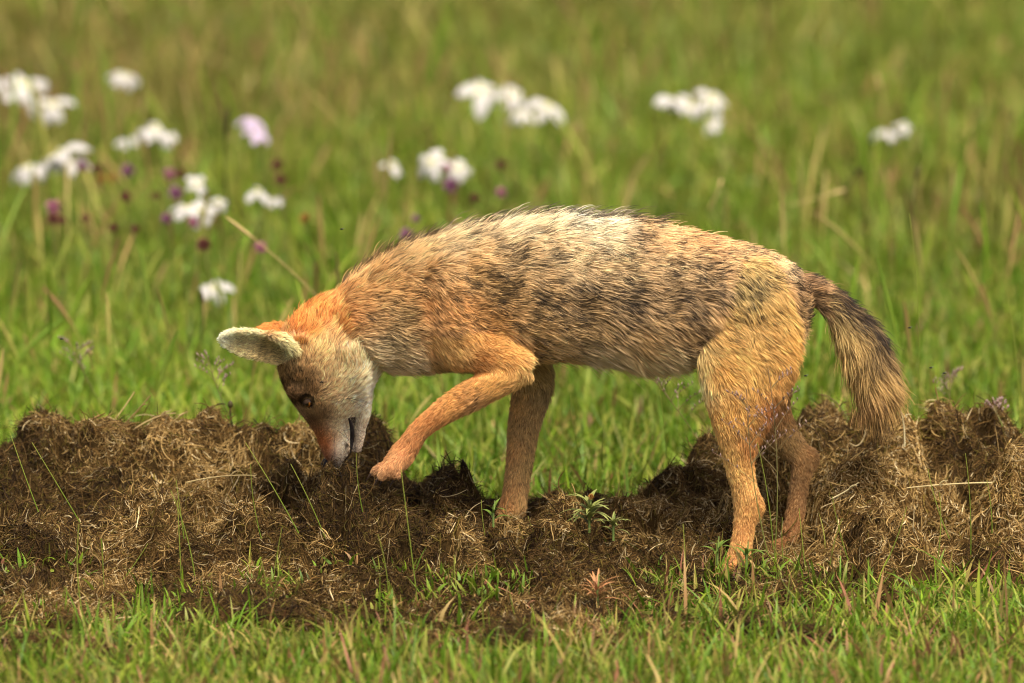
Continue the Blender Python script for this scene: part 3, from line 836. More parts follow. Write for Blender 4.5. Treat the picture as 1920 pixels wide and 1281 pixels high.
    for v in bm.verts:
        p = v.co
        r = 1.0
        for s in (-1, 1):
            dn = (p - Vector((-.35, s * .62, -.68)).normalized()).length
            r -= 0.34 * math.exp(-(dn / .3) ** 2)
        r += .1 * math.exp(-((p.y) / .5) ** 2) * (1 if p.x < 0 else 0)
        v.co = Vector((p.x * .0130 * r, p.y * .0118 * r, p.z * .0105 * r))
    me = bpy.data.meshes.new('nose')
    bm.to_mesh(me)
    bm.free()
    for p in me.polygons:
        p.use_smooth = True
    no = link('nose', me, root, mat_plain('nose_leather', (.008, .0075, .0075), rough=.62, spec=.22, noise=.3, nscale=900, bump=.3))
    no.location = ctr - org
    # ---- mouth: the dark parted lips on either side of the muzzle
    mm = mat_plain('lip_skin', (.012, .009, .009), rough=.5, spec=.3, nscale=300)
    dgb = kdtree.KDTree(nv)
    for i in range(nv):
        dgb.insert(V0[i], i)
    dgb.balance()
    for sgn in (-1, 1):
        pts = []
        for (lx, ly) in ((655, 786), (659, 797), (661, 810), (661, 824), (660, 838), (658, 850)):
            q = px2w(lx, ly, -.014 + sgn * .04)
            hit = dgb.find(q)[1]
            best = V0[hit]
            cand = px2w(lx, ly, best[1])
            pts.append(cand - Nn[hit] * .0015)
        pts = catmull(np.array(pts), 4)
        rr = .0036 * np.sin(np.linspace(.12, .95, len(pts)) * math.pi) * .55 + .0006
        Tn = norm(np.gradient(pts, axis=0))
        U = norm(np.cross(Tn, np.array([0, 1.0, 0])))
        W2 = np.cross(Tn, U)
        th = np.linspace(0, 2 * math.pi, 8, endpoint=False)
        rings = pts[:, None] + U[:, None] * (rr[:, None] * np.cos(th))[..., None] + W2[:, None] * (rr[:, None] * np.sin(th) * .6)[..., None]
        ff = []
        for i in range(len(pts) - 1):
            for q_ in range(8):
                ff += [i * 8 + q_, i * 8 + (q_ + 1) % 8, (i + 1) * 8 + (q_ + 1) % 8, (i + 1) * 8 + q_]
        link('lip', fast_mesh('lip', rings.reshape(-1, 3) - org, ff, np.full(len(ff) // 4, 4)), root, mm)
    # ---- whiskers
    Wk, wc = [], []
    for i in range(14):
        near = i % 3 != 2
        bx, by = rng.uniform(628, 664), rng.uniform(790, 862)
        p = px2w(bx, by, -.014 + (-.026 if near else .024) * (.7 + .3 * (870 - by) / 80))
        L_ = rng.uniform(.035, .075)
        d = norm(np.array([rng.uniform(-.1, .75), (-1 if near else 1) * rng.uniform(.5, 1.0), rng.uniform(-.35, .6)]))
        pts = []
        for k in range(6):
            pts.append(p.copy())
            d = norm(d + np.array([.06, 0, -.09]))
            p = p + d * L_ / 5
        Wk.append(pts)
    for (x0, y0) in ((643, 745), (644, 746), (646, 744), (645, 747)):
        p = px2w(x0, y0, -.054)
        d = norm(np.array([.9, -.5, rng.uniform(-.1, .25)]))
        pts = []
        for k in range(6):
            pts.append(p.copy())
            d = norm(d + np.array([0, 0.02, -.12]))
            p = p + d * .0085
        Wk.append(pts)
    Wk = np.array(Wk)
    strands('whisker', Wk - org, np.tile(np.array([.00024, .00022, .0002, .00018, .00014, .00008]), (len(Wk), 1)), np.full(Wk.shape, .012), M_FUR, root)
    # ---- claws on the raised paw and the feet
    cm = mat_plain('claw_horn', lin((58, 44, 34)), rough=.35, spec=.4, nscale=400)
    tips = [((742 - 44, 868 + 20), -.064), ((742 - 30, 868 + 29), -.082), ((742 - 20, 868 + 30), -.048), ((742, 868 + 31), -.078)]
    tips += [((945 + dx, 992), Y) for dx, Y in ((-34, .04), (-38, .055), (-30, .07), (-26, .028))]
    tips += [((1372 + dx, 1075), Y) for dx, Y in ((-40, -.05), (-44, -.065), (-34, -.08), (-30, -.038))]
    tips += [((1470 + dx, 1031), Y) for dx, Y in ((-36, .04), (-40, .055), (-32, .07), (-28, .03))]
    cme = None
    for i, ((tx, ty), Y) in enumerate(tips):
        if cme is None:
            vs, fs = [], []
            for k in range(6):
                t = k / 5
                r = .0026 * (1 - t) ** .8 + .0002
                cx, cz = -.015 * t, -.007 * t * t
                for j in range(8):
                    an = j / 8 * 2 * math.pi
                    vs.append((cx, r * .8 * math.cos(an), cz + r * math.sin(an)))
            for k in range(5):
                for j in range(8):
                    fs.append((k * 8 + j, k * 8 + (j + 1) % 8, (k + 1) * 8 + (j + 1) % 8, (k + 1) * 8 + j))
            cme = bpy.data.meshes.new('claw')
            cme.from_pydata(vs, [], fs)
            cme.materials.append(cm)
            for p in cme.polygons:
                p.use_smooth = True
        co = link('claw', cme, root)
        co.location = px2w(tx + 3, ty - 2, Y) - org
        co.rotation_euler = (0, -.45 if i < 4 else 0, 0)

build_jackal()

# ------------------------------------------------------------------ grass
def blade_mesh(name, base, head, height, width, lean, bend, col_lo, col_hi, seg=3, twist=None):
    """many blades as one mesh: each a tapering strip that leans and arches over"""
    n = len(base)
    u = np.linspace(0, 1, seg + 1)
    dirv = np.stack([np.cos(head), np.sin(head), np.zeros(n)], -1)
    tw = head + math.pi / 2 + (rng.normal(0, .5, n) if twist is None else twist)
    sidev = np.stack([np.cos(tw), np.sin(tw), np.zeros(n)], -1)
    p = base.copy()
    rows = [p.copy()]
    for k in range(seg):
        a = lean + bend * (u[k] + .5 / seg)
        p = p + (dirv * np.sin(a)[:, None] + np.array([0, 0, 1.0]) * np.cos(a)[:, None]) * (height / seg)[:, None]
        rows.append(p.copy())
    prof = np.array([.75, 1.0, .8, .5, .3])[:seg] if seg <= 4 else np.linspace(1, .2, seg)
    vs, cs = [], []
    for k in range(seg):
        wv = sidev * (width * prof[k] / 2)[:, None]
        vs += [rows[k] - wv, rows[k] + wv]
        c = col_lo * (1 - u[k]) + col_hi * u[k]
        cs += [c, c]
    vs.append(rows[seg])
    cs.append(col_hi)
    nvb = 2 * seg + 1
    Vv = np.stack(vs, 1).reshape(-1, 3)
    Cc = np.stack(cs, 1).reshape(-1, 3)
    b0 = (np.arange(n) * nvb)[:, None]
    quads = []
    for k in range(seg - 1):
        quads.append(np.concatenate([b0 + 2 * k, b0 + 2 * k + 1, b0 + 2 * k + 3, b0 + 2 * k + 2], 1))
    tri = np.concatenate([b0 + 2 * (seg - 1), b0 + 2 * seg - 1, b0 + 2 * seg], 1)
    flat = np.concatenate([np.stack(quads, 1).reshape(-1), tri.reshape(-1)]) if quads else tri.reshape(-1)
    tot = np.concatenate([np.full(n * (seg - 1), 4), np.full(n, 3)])
    return fast_mesh(name, Vv, flat, tot, Cc)

PAL = np.array([lin(c) for c in ((104, 140, 28), (126, 154, 38), (92, 124, 28), (146, 160, 54), (116, 146, 46), (156, 158, 70))])
DRY = np.array([lin(c) for c in ((186, 160, 100), (166, 128, 82), (150, 100, 74), (176, 158, 86))])

def worn_turf(x, y):
    """the trampled strip round the front of the dung, its edge wandering"""
    lim = -.46 - .16 * np.exp(-((x + .02) / .2) ** 2) + (fbm(x * 6, y * 0 + 4, 140, 2) - .5) * .5
    return (x < .24 + (fbm(y * 8, y * 0, 141, 2) - .5) * .2) & (y < -.1) & (y > lim)

def scatter(n, x0, x1, y0, y1, wide=0.0):
    """points spread over the strip, thinned out where dung lies"""
    y = rng.uniform(y0, y1, n)
    x = rng.uniform(-1, 1, n) * (np.abs(x1) + wide * np.maximum(y, 0))
    d = all_dung_z(x, y)
    p = np.where(d > 0.001, np.clip(0.14 - d * 3.2, 0.0, 1) , 1.0)
    edge = fbm(x * 9, y * 9, 123, 3)
    p = np.where((d > .001) & (d < .05) & (edge > .49) & (y < -.06), .85, p)
    p = np.where((d <= .001) & (y < -.1) & (y > -.5) & (fbm(x * 12, y * 12, 129, 2) > .56), .35, p)
    worn = worn_turf(x, y)
    p = np.where(worn, p * np.where((edge > .47) | (x > .12), 1.0, .35), p)       # trampled, half bare turf round the dung
    ok = rng.random(n) < p
    x, y, d = x[ok], y[ok], d[ok]
    return x, y, np.where(d > .02, d * .8, 0)

def colours(n, x, y, dry, bright=1.0):
    pick = rng.integers(0, len(PAL), n)
    c = PAL[pick]
    t = fbm(x * 1.7 + 3, y * 0.9, 211, 3)[:, None]
    c = c * (0.70 + 0.6 * t)
    br = np.clip((fbm(x * 1.1 + 9, y * .8 + 2, 222, 3) - .5) * 4, 0, 1)[:, None] * np.clip((y - 1.5) / 2, 0, 1)[:, None]
    c = c * (1 - br * .6) + lin((132, 108, 66)) * br * .6
    ol = np.clip((y - 1.8) / 2.5, 0, 1)[:, None] * .35
    c = c * (1 - ol) + lin((122, 118, 50)) * ol
    isdry = rng.random(n) < dry
    c = np.where(isdry[:, None], DRY[rng.integers(0, len(DRY), n)], c)
    return c * rng.normal(.88, .17, n).clip(.4, 1.3)[:, None] * bright

def build_grass():
    # short lush turf in front of and just behind the dung
    parts = []
    x, y, z = scatter(80000, -1.3, 1.3, -1.6, 0.35)
    n = len(x)
    c = colours(n, x, y, .22)
    h = rng.gamma(5, .0078, n).clip(.02, .10) * np.where(z > 0, .7, 1) * np.where(worn_turf(x, y), .75, 1) * (0.75 + 0.5 * fbm(x * 5, y * 5, 61, 2))
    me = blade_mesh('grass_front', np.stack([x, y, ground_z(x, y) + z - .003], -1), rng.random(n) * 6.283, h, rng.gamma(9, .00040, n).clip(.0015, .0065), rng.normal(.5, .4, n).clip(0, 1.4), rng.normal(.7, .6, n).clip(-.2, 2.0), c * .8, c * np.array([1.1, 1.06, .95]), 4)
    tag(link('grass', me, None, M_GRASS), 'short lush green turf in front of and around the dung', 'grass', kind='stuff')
    x, y, z = scatter(140000, -1.25, 1.25, 0.25, 2.2, .2)
    n = len(x)
    c = colours(n, x, y, .07)
    h = rng.gamma(6, .0082, n).clip(.03, .15) * (0.7 + 0.6 * fbm(x * 4, y * 3, 71, 2))
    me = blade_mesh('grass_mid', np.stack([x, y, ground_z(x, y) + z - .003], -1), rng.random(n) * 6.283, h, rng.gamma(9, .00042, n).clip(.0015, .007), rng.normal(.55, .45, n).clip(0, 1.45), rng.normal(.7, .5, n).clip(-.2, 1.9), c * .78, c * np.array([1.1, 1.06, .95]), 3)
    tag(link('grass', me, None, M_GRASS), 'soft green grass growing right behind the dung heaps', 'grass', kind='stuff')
    x, y, z = scatter(150000, -1.3, 1.3, 2.1, 7.0, .26)
    n = len(x)
    c = colours(n, x, y, .10)
    h = rng.gamma(4, .0140, n).clip(.03, .18) * (0.6 + 0.8 * fbm(x * 2.5, y * 1.6, 81, 2))
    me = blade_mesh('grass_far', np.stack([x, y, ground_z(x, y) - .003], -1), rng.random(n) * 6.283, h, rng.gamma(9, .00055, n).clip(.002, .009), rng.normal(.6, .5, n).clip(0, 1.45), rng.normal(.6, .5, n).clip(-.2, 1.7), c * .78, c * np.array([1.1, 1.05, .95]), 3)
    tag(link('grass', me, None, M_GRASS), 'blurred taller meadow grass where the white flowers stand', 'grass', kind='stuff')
    n = 90000
    y = 7.0 + 15 * rng.random(n) ** 1.5
    x = rng.uniform(-1, 1, n) * (2.0 + .4 * y)
    c = colours(n, x, y, .18)
    h = rng.gamma(7, .022, n).clip(.06, .35)
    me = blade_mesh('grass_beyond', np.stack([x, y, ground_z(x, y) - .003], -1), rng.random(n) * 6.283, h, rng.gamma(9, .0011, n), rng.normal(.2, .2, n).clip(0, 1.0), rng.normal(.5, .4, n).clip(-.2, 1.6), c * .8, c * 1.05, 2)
    tag(link('grass', me, None, M_GRASS), 'far meadow grass beyond the flowers, wholly out of focus', 'grass', kind='stuff')
    # thin flowering stalks standing above the leaves, dry brownish tops
    n = 4200
    y = rng.uniform(0.5, 7.5, n)
    x = rng.uniform(-1, 1, n) * (1.0 + .18 * y)
    keep = rng.random(n) < (0.15 + 0.85 * np.clip((fbm(x * 1.3, y * .9, 91, 3) - .40) * 5, 0, 1)) * np.clip((y - .2) / 2.0, .15, 1)
    x, y = x[keep], y[keep]
    n = len(x)
    K = 8
    Lh = rng.normal(.20, .06, n).clip(.08, .34)
    az = rng.random(n) * 6.283
    ln = rng.normal(.12, .14, n)
    bd = rng.normal(.35, .3, n)
    p = np.stack([x, y, ground_z(x, y)], -1)
    P = [p]
    for k in range(1, K):
        a = ln + bd * (k / K)
        p = p + (np.stack([np.cos(az), np.sin(az), np.zeros(n)], -1) * np.sin(a)[:, None] + np.array([0, 0, 1.]) * np.cos(a)[:, None]) * (Lh / (K - 1))[:, None]
        P.append(p)
    P = np.stack(P, 1)
    lo = PAL[rng.integers(0, len(PAL), n)]
    hi = np.where((rng.random(n) < .6)[:, None], DRY[rng.integers(0, len(DRY), n)] * .8, PAL[rng.integers(0, len(PAL), n)] * .8)
    u = np.linspace(0, 1, K)[None, :, None]
    C = lo[:, None] * (1 - u) + hi[:, None] * u
    rad = np.tile(np.array([.0009, .0008, .0007, .0007, .0010, .0024, .0026, .0008]), (n, 1)) * rng.uniform(.7, 1.3, n)[:, None]
    tag(strands('grass_stalks', P, rad, C, M_STEM), 'thin flowering grass stalks with dry tops scattered through the meadow', 'grass', kind='stuff')

build_grass()

# ------------------------------------------------------------------ flowers, stalks and small plants
def tube_mesh(name, pts, rad, col0, col1, k=6):
    pts = np.asarray(pts, float)
    n = len(pts)
    T = norm(np.gradient(pts, axis=0))
    ref = np.array([0.3, 1.0, 0.2])
    U = norm(np.cross(T, ref))
    Vv = np.cross(T, U)
    th = np.linspace(0, 2 * math.pi, k, endpoint=False)
    rad = np.broadcast_to(np.asarray(rad, float), (n,))
    rings = pts[:, None] + (U[:, None] * np.cos(th)[None, :, None] + Vv[:, None] * np.sin(th)[None, :, None]) * rad[:, None, None]
    f = []
    for i in range(n - 1):
        for j in range(k):
            a, b = i * k + j, i * k + (j + 1) % k
            f += [a, b, b + k, a + k]
    u = np.repeat(np.linspace(0, 1, n), k)[:, None]
    return fast_mesh(name, rings.reshape(-1, 3), f, np.full(len(f) // 4, 4), np.asarray(col0) * (1 - u) + np.asarray(col1) * u)

def arc(p0, p1, sag, side=(0, 0, 1), n=9):
    p0, p1 = np.asarray(p0, float), np.asarray(p1, float)
    t = np.linspace(0, 1, n)[:, None]
    return p0 * (1 - t) + p1 * t + np.asarray(side, float) * (4 * t * (1 - t)) * sag

def petal_mesh(seed, L=1.0, Wd=.9, crinkle=.10):
    """one broad, floppy, crinkled lobe along +X, unit long"""
    r = random.Random(seed)
    nu, nv = 8, 7
    vs, cs = [], []
    ph = [r.uniform(0, 6.28) for _ in range(4)]
    for i in range(nu):
        u = i / (nu - 1)
        wid = Wd * .5 * (math.sin(min(1, u * .92 + .04) * math.pi) ** .55) * (0.35 + .65 * u)
        for j in range(nv):
            v = j / (nv - 1) * 2 - 1
            z = .22 * u - .55 * u * u + crinkle * u * math.sin(3 * v + ph[0]) + crinkle * .6 * u * math.sin(7 * v + 5 * u + ph[1]) - .10 * v * v * u
            vs.append((L * u * (1 - .07 * v * v), wid * v, z))
            t = min(1, u * 3)
            cs.append(lin((226, 222, 150)) * (1 - t) + np.array([.60, .565, .53]) * t)
    f = []
    for i in range(nu - 1):
        for j in range(nv - 1):
            a = i * nv + j
            f += [a, a + 1, a + nv + 1, a + nv]
    return fast_mesh('petal', np.array(vs), f, np.full(len(f) // 4, 4), np.array(cs))

PETALS = [petal_mesh(s, Wd=.74 + .12 * (s % 3)) for s in range(6)]
for m_ in PETALS:
    m_.materials.append(M_PETAL)
M_LILAC = mat_plain('petal_lilac', lin((200, 180, 204)), rough=.6, spec=.2, translucent=.3, noise=.1)
LILAC = []
for m_ in PETALS[:3]:
    c_ = m_.copy()
    c_.materials.clear()
    c_.materials.append(M_LILAC)
    LILAC.append(c_)
def leaf_mesh(seed, c0, c1, Wd=.16, arch=.35):
    nu = 7
    vs, cs = [], []
    for i in range(nu):
        u = i / (nu - 1)
        w = Wd * .5 * math.sin(math.pi * min(.98, (.08 + .92 * u))) ** .7
        z = arch * u - arch * 1.2 * u * u
        for v in (-1, 0, 1):
            vs.append((u, w * v, z + abs(v) * w * .35))
            cs.append(np.asarray(c0) * (1 - u) + np.asarray(c1) * u)
    f = []
    for i in range(nu - 1):
        for j in range(2):
            a = i * 3 + j
            f += [a, a + 1, a + 4, a + 3]
    me = fast_mesh('leaf', np.array(vs), f, np.full(len(f) // 4, 4), np.array(cs))
    me.materials.append(M_STEM)
    return me

LEAF_G = leaf_mesh(0, lin((82, 104, 36)), lin((108, 130, 50)), .20, .6)
LEAF_H = leaf_mesh(1, lin((104, 110, 52)), lin((140, 144, 78)), .17, .85)
LEAF_R = leaf_mesh(2, lin((150, 96, 62)), lin((186, 136, 88)), .10, .3)

def flower(px, py, w, z, lilac=False, tilt=None, label=None, shrivel=1.0):
    head = px2z(px, py, z)
    dist = np.linalg.norm(head - CAM)
    R_ = w * S * dist / DIST / 2.0 * 1.3
    base = np.array([head[0] + rng.uniform(-.02, .02), head[1] + rng.uniform(-.02, .03), 0.0])
    base[2] = ground_z(base[0], base[1]) - .004
    root = empty('white_flower', base)
    tag(root, label or ('lilac tinted floppy flower on a thin stem in the meadow' if lilac else 'white five lobed flower on a thin stem in the blurred meadow'), 'flower', 'white flowers in the meadow')
    hl = head - base
    st = tube_mesh('stem', arc((0, 0, 0), hl, .012, (1, 0, 0)), np.linspace(.0016, .0010, 9), lin((96, 116, 44)), lin((124, 140, 60)))
    link('stem', st, root, M_STEM)
    meshes = LILAC if lilac else PETALS
    t = tilt or (rng.uniform(-.75, .05), rng.uniform(-.5, .5))
    from mathutils import Euler, Matrix
    B = Euler((-t[0], t[1], 0)).to_matrix().to_4x4()           # the face of the flower turns to the camera side
    a0 = rng.uniform(0, 6.28)
    for k in range(5):
        po = link('petal', meshes[int(rng.integers(0, len(meshes)))], root)
        s = R_ * rng.uniform(.92, 1.15)
        po.matrix_local = Matrix.Translation(Vector(hl)) @ B @ Matrix.Rotation(a0 + k * 2 * math.pi / 5 + rng.uniform(-.15, .15), 4, 'Z') @ Matrix.Rotation(rng.uniform(-.25, .45), 4, 'Y') @ Matrix.Diagonal((s, s * shrivel, s, 1))
    ce = tube_mesh('flower_centre', [(0, 0, -.012), (0, 0, -.004), (0, 0, .001), (0, 0, .003)], [.0014, .0022, .0032, .0012], lin((110, 130, 50)), lin((206, 196, 96)), 8)
    co = link('flower_centre', ce, root, M_STEM)
    co.matrix_local = Matrix.Translation(Vector(hl)) @ B
    for k in range(3):
        lo = link('leaf', LEAF_G, root)
        f_ = rng.uniform(.15, .6)
        s = rng.uniform(.03, .05)
        lo.matrix_local = Matrix.Translation(Vector(hl) * f_) @ Matrix.Rotation(rng.uniform(0, 6.28), 4, 'Z') @ Matrix.Diagonal((s, s, s, 1))

FL = [(45, 160, 84, .22), (98, 196, 56, .2), (235, 138, 50, .22), (112, 286, 84, .2), (136, 300, 60, .19), (48, 310, 62, .18), (292, 240, 56, .2), (240, 262, 36, .18), (312, 258, 34, .18),
      (370, 345, 36, .19), (352, 388, 52, .18), (378, 396, 46, .17), (408, 380, 30, .17), (484, 358, 46, .18), (514, 372, 34, .17),
      (900, 168, 74, .22), (962, 178, 52, .21), (1028, 198, 62, .2), (975, 212, 40, .19), (735, 308, 40, .18), (808, 304, 54, .19), (860, 315, 44, .18),
      (1264, 186, 60, .22), (1296, 196, 44, .21), (1337, 185, 60, .22), (1332, 232, 34, .18), (1660, 246, 46, .17), (1690, 238, 30, .18)]
FL_LABEL = ['white flower in the far pair beyond the purple buds'] * 2 + ['lone white flower standing farthest back between pair and lilac flower'] + ['large white flower in the trio near the pink bud'] * 3 + ['white flower in the small trio near the dark seed spike'] * 3 + ['white flower in the cluster crowded with purple buds'] * 4 + ['white flower of the pair above the bent dry culm'] * 2 + ['white flower in the far row above the jackal\'s shoulders'] * 4 + ['white flower in the low row just above the jackal\'s withers'] * 3 + ['white flower in the far group above the jackal\'s loin'] * 4 + ['white flower in the faint pair above the jackal\'s tail'] * 2
for (a, b_, w_, z_), lb_ in zip(FL, FL_LABEL):
    flower(a, b_, w_, z_, label=lb_)
flower(472, 222, 50, .22, True)
flower(482, 246, 46, .21, True)
flower(403, 538, 52, .09, label='single small white flower above the jackal\'s ear', tilt=(-.6, .2))

# small purple and brown bud heads on thin stems
def bud_mesh(c0, c1, seed):
    r = np.random.default_rng(seed)
    n = 70
    d = norm(r.normal(0, 1, (n, 3)) + np.array([0, 0, .35]))
    vs, f, cs = [], [], []
    ico = []
    for i in range(n):
        o = d[i] * .35
        tip = d[i] * r.uniform(.85, 1.1)
        s1 = norm(np.cross(d[i], np.array([.2, .5, .8])))
        s2 = np.cross(d[i], s1)
        b0 = len(vs)
        vs += [o + s1 * .22, o - s1 * .11 + s2 * .19, o - s1 * .11 - s2 * .19, tip]
        cs += [c0, c0, c0, c1]
        f += [b0, b0 + 1, b0 + 3, b0 + 1, b0 + 2, b0 + 3, b0 + 2, b0, b0 + 3]
    me = fast_mesh('bud', np.array(vs), f, np.full(len(f) // 3, 3), np.array(cs), False)
    me.materials.append(M_PETAL)
    return me
BUDS = {'purple': bud_mesh(lin((96, 56, 78)), lin((176, 112, 150)), 1), 'pink': bud_mesh(lin((120, 66, 80)), lin((206, 134, 158)), 2), 'brown': bud_mesh(lin((70, 40, 34)), lin((132, 78, 66)), 3), 'ochre': bud_mesh(lin((120, 80, 36)), lin((192, 140, 72)), 4)}
def bud(px, py, kind, w=20, z=.20):
    head = px2z(px, py, z)
    base = np.array([head[0] + rng.uniform(-.015, .015), head[1] + rng.uniform(-.01, .02), 0])
    base[2] = ground_z(base[0], base[1]) - .003
    root = empty('flower_bud', base)
    tag(root, {'purple': 'tiny purple bristly flower bud on a stalk among grass', 'pink': 'tiny pink bristly flower bud on a stalk among grass', 'brown': 'tiny withered brown flower bud on a stalk among grass', 'ochre': 'tiny ochre flower bud on a stalk among grass'}[kind], 'flower bud', kind + ' flower buds in the meadow')
    hl = head - base
    link('stem', tube_mesh('stem', arc((0, 0, 0), hl, .006, (1, 0, 0), 6), .0009, lin((96, 112, 44)), lin((120, 110, 60)), 5), root, M_STEM)
    bo = link('flower_head', BUDS[kind], root)
    bo.location = hl
    s = w * S * np.linalg.norm(head - CAM) / DIST / 2 * 1.35
    bo.scale = (s, s, s)
for (a, b_, k_, w_) in [(100, 390, 'pink', 24), (155, 312, 'purple', 18), (240, 320, 'purple', 22), (318, 328, 'pink', 20), (338, 326, 'brown', 18), (330, 362, 'purple', 24), (312, 410, 'purple', 18), (362, 418, 'pink', 18), (762, 442, 'purple', 24), (845, 348, 'purple', 24), (838, 316, 'pink', 16), (940, 310, 'brown', 18), (940, 362, 'pink', 18), (235, 370, 'brown', 20), (100, 412, 'brown', 22), (115, 414, 'brown', 16), (382, 460, 'brown', 24), (490, 465, 'pink', 20), (190, 336, 'ochre', 16), (211, 335, 'ochre', 16), (182, 317, 'brown', 18), (520, 310, 'brown', 20), (526, 338, 'brown', 20), (292, 368, 'brown', 14), (212, 428, 'brown', 16), (254, 430, 'brown', 14), (160, 410, 'brown', 14), (890, 372, 'brown', 16), (780, 410, 'purple', 14), (570, 410, 'ochre', 16)]:
    bud(a, b_, k_, w_)

# single stalks that stand out: base and tip in photo pixels, depth of the base
def stalk(b, t, Y, kind, label, group=None, r=.0009):
    p0 = px2w(b[0], b[1], Y)
    p0[2] = max(float(p0[2]), -.003)
    p1 = px2w(t[0], t[1], Y + rng.uniform(-.02, .02))
    root = empty('grass_stalk', p0)
    tag(root, label, 'grass stalk', group)
    c0, c1 = {'green': ((110, 134, 40), (150, 154, 66)), 'dry': ((160, 140, 84), (196, 170, 112)), 'dark': ((64, 72, 30), (70, 62, 34)), 'panicle': ((112, 124, 50), (140, 112, 84))}[kind]
    d = p1 - p0
    L_ = np.linalg.norm(d)
    pts = arc((0, 0, 0), d, L_ * rng.uniform(-.05, .05), (1, 0, .2), 10)
    link('stem', tube_mesh('stem', pts, np.linspace(r, r * .6, 10), lin(c0), lin(c1), 5), root, M_STEM)
    if kind == 'panicle':
        for i in range(11):
            u = .55 + .45 * i / 11
            q = pts[int(u * 9)]
            a = rng.uniform(0, 6.28)
            Lb = L_ * .20 * (1.15 - u) * 1.6 + .012
            e = q + np.array([math.cos(a), math.sin(a) * .6, .75]) * Lb
            br = arc(q, e, .003, (0, 0, 1), 6)
            bo = link('seed_branch', tube_mesh('seed_branch', br, .00035, lin((140, 126, 80)), lin((134, 100, 84)), 4), root, M_STEM)
            for j in range(4):
                s_ = br[2 + j] if j < 4 else e
                dv = np.array([rng.normal(0, .002), rng.normal(0, .002), .0045])
                link('spikelet', tube_mesh('spikelet', [s_, s_ + dv * .5, s_ + dv], [.0003, .0011, .0002], lin((112, 84, 72)), lin((176, 150, 140)), 5), bo, M_STEM)
    elif kind in ('dry', 'dark'):
        q0, q1 = pts[7], pts[9]
        link('seed_head', tube_mesh('seed_head', arc(q0, q1 + (q1 - q0) * .4, 0, n=8), np.array([.6, 1.6, 2.2, 2.0, 2.2, 1.8, 1.2, .3]) * r, lin(c1), lin(c1) * 1.1, 6), root, M_STEM)

FG = 'thin green grass stems before the dung'
_more = []
for _i in range(26):
    _x, _y = rng.uniform(10, 1910), rng.uniform(1040, 1200)
    _h = rng.uniform(70, 190)
    _more.append(((_x, _y), (_x + rng.normal(0, 28), _y - _h), float(px2z(_x, _y, 0.0)[1])))
for (b, t, Y) in _more + [((868, 1150), (852, 1040), -.3), ((786, 1150), (752, 880), -.28), ((680, 960), (668, 850), -.1), ((490, 1010), (470, 870), -.12), ((72, 960), (18, 810), -.1), ((150, 980), (60, 830), -.12), ((345, 1010), (330, 900), -.15), ((365, 1080), (320, 920), -.2), ((610, 1010), (545, 870), -.12), ((560, 1000), (460, 830), -.15), ((1450, 1030), (1420, 830), -.14), ((1590, 1050), (1560, 930), -.16), ((1820, 1040), (1810, 850), -.12), ((1780, 1010), (1740, 880), -.1), ((1860, 1000), (1850, 900), -.1), ((1090, 860), (1070, 740), .2), ((1130, 880), (1132, 800), .2), ((1910, 800), (1890, 560), .3), ((1715, 860), (1705, 400), .32), ((1250, 860), (1235, 720), .22), ((190, 1010), (195, 1100), -.25), ((1660, 1060), (1700, 950), -.15)]:
    where = ('in the short turf before the hind feet' if Y < -.16 and b[0] > 1180 else 'standing behind the dung' if Y > .15 else 'rising before the tall dark clod' if b[0] < 250 else 'rising before the straw-coloured ridge' if b[0] < 640 else 'rising before the crumbly mound' if b[0] < 950 else 'beside the jackal\'s hind legs' if b[0] < 1600 else 'before the sun-bleached heap')
    stalk(b, t, Y, 'green', 'thin green grass stem ' + where, FG, .0008)
for (b, t, Y) in [((1452, 1045), (1440, 690), -.16), ((1440, 1040), (1400, 730), -.16), ((190, 760), (130, 640), .5), ((440, 800), (390, 670), .3), ((1330, 860), (1215, 700), .24), ((1880, 800), (1860, 760), .2), ((1770, 800), (1780, 700), .4)]:
    where = ('across the near hind thigh' if 1380 < b[0] < 1500 else 'behind the tall dark clod' if b[0] < 300 else 'before the jackal\'s forehead' if b[0] < 600 else 'below the jackal\'s belly' if b[0] < 1380 else 'behind the sun-bleached heap')
    stalk(b, t, Y, 'panicle', 'airy grass panicle with tiny purplish spikelets ' + where, 'airy grass panicles', .0008)
for (b, t, Y, lb) in [((602, 565), (438, 418), .8, 'long bent dry grass culm arching over the jackal\'s nape'), ((1480, 386), (1578, 358), 1.6, 'dry pale grass blade lying aslant above the jackal\'s rump'), ((1330, 392), (1352, 340), 1.5, 'short dry grass blade behind the jackal\'s loin'), ((1660, 260), (1645, 145), 2.4, 'dry brown seed spike beside a blurred white flower pair'), ((172, 690), (170, 660), .6, 'short dry culm stub behind the tall dark clod'), ((252, 735), (205, 800), .25, 'broken dry straw leaning on the tall dark clod')]:
    stalk(b, t, Y, 'dry', lb, None, .0012)
for (b, t, Y, lb) in [((432, 400), (428, 215), 1.6, 'dark upright seed spike near the lilac flower'), ((1706, 430), (1722, 316), 1.4, 'short dark seed spike below the blurred shadowed tussock'), ((1580, 370), (1612, 318), 1.7, 'dark slanting seed spike above the jackal\'s rump'), ((436, 800), (432, 755), .25, 'dark little seed spike before the jackal\'s forehead'), ((375, 640), (376, 550), 1.0, 'dark stem under the single small white flower')]:
    stalk(b, t, Y, 'dark', lb, None, .0018)

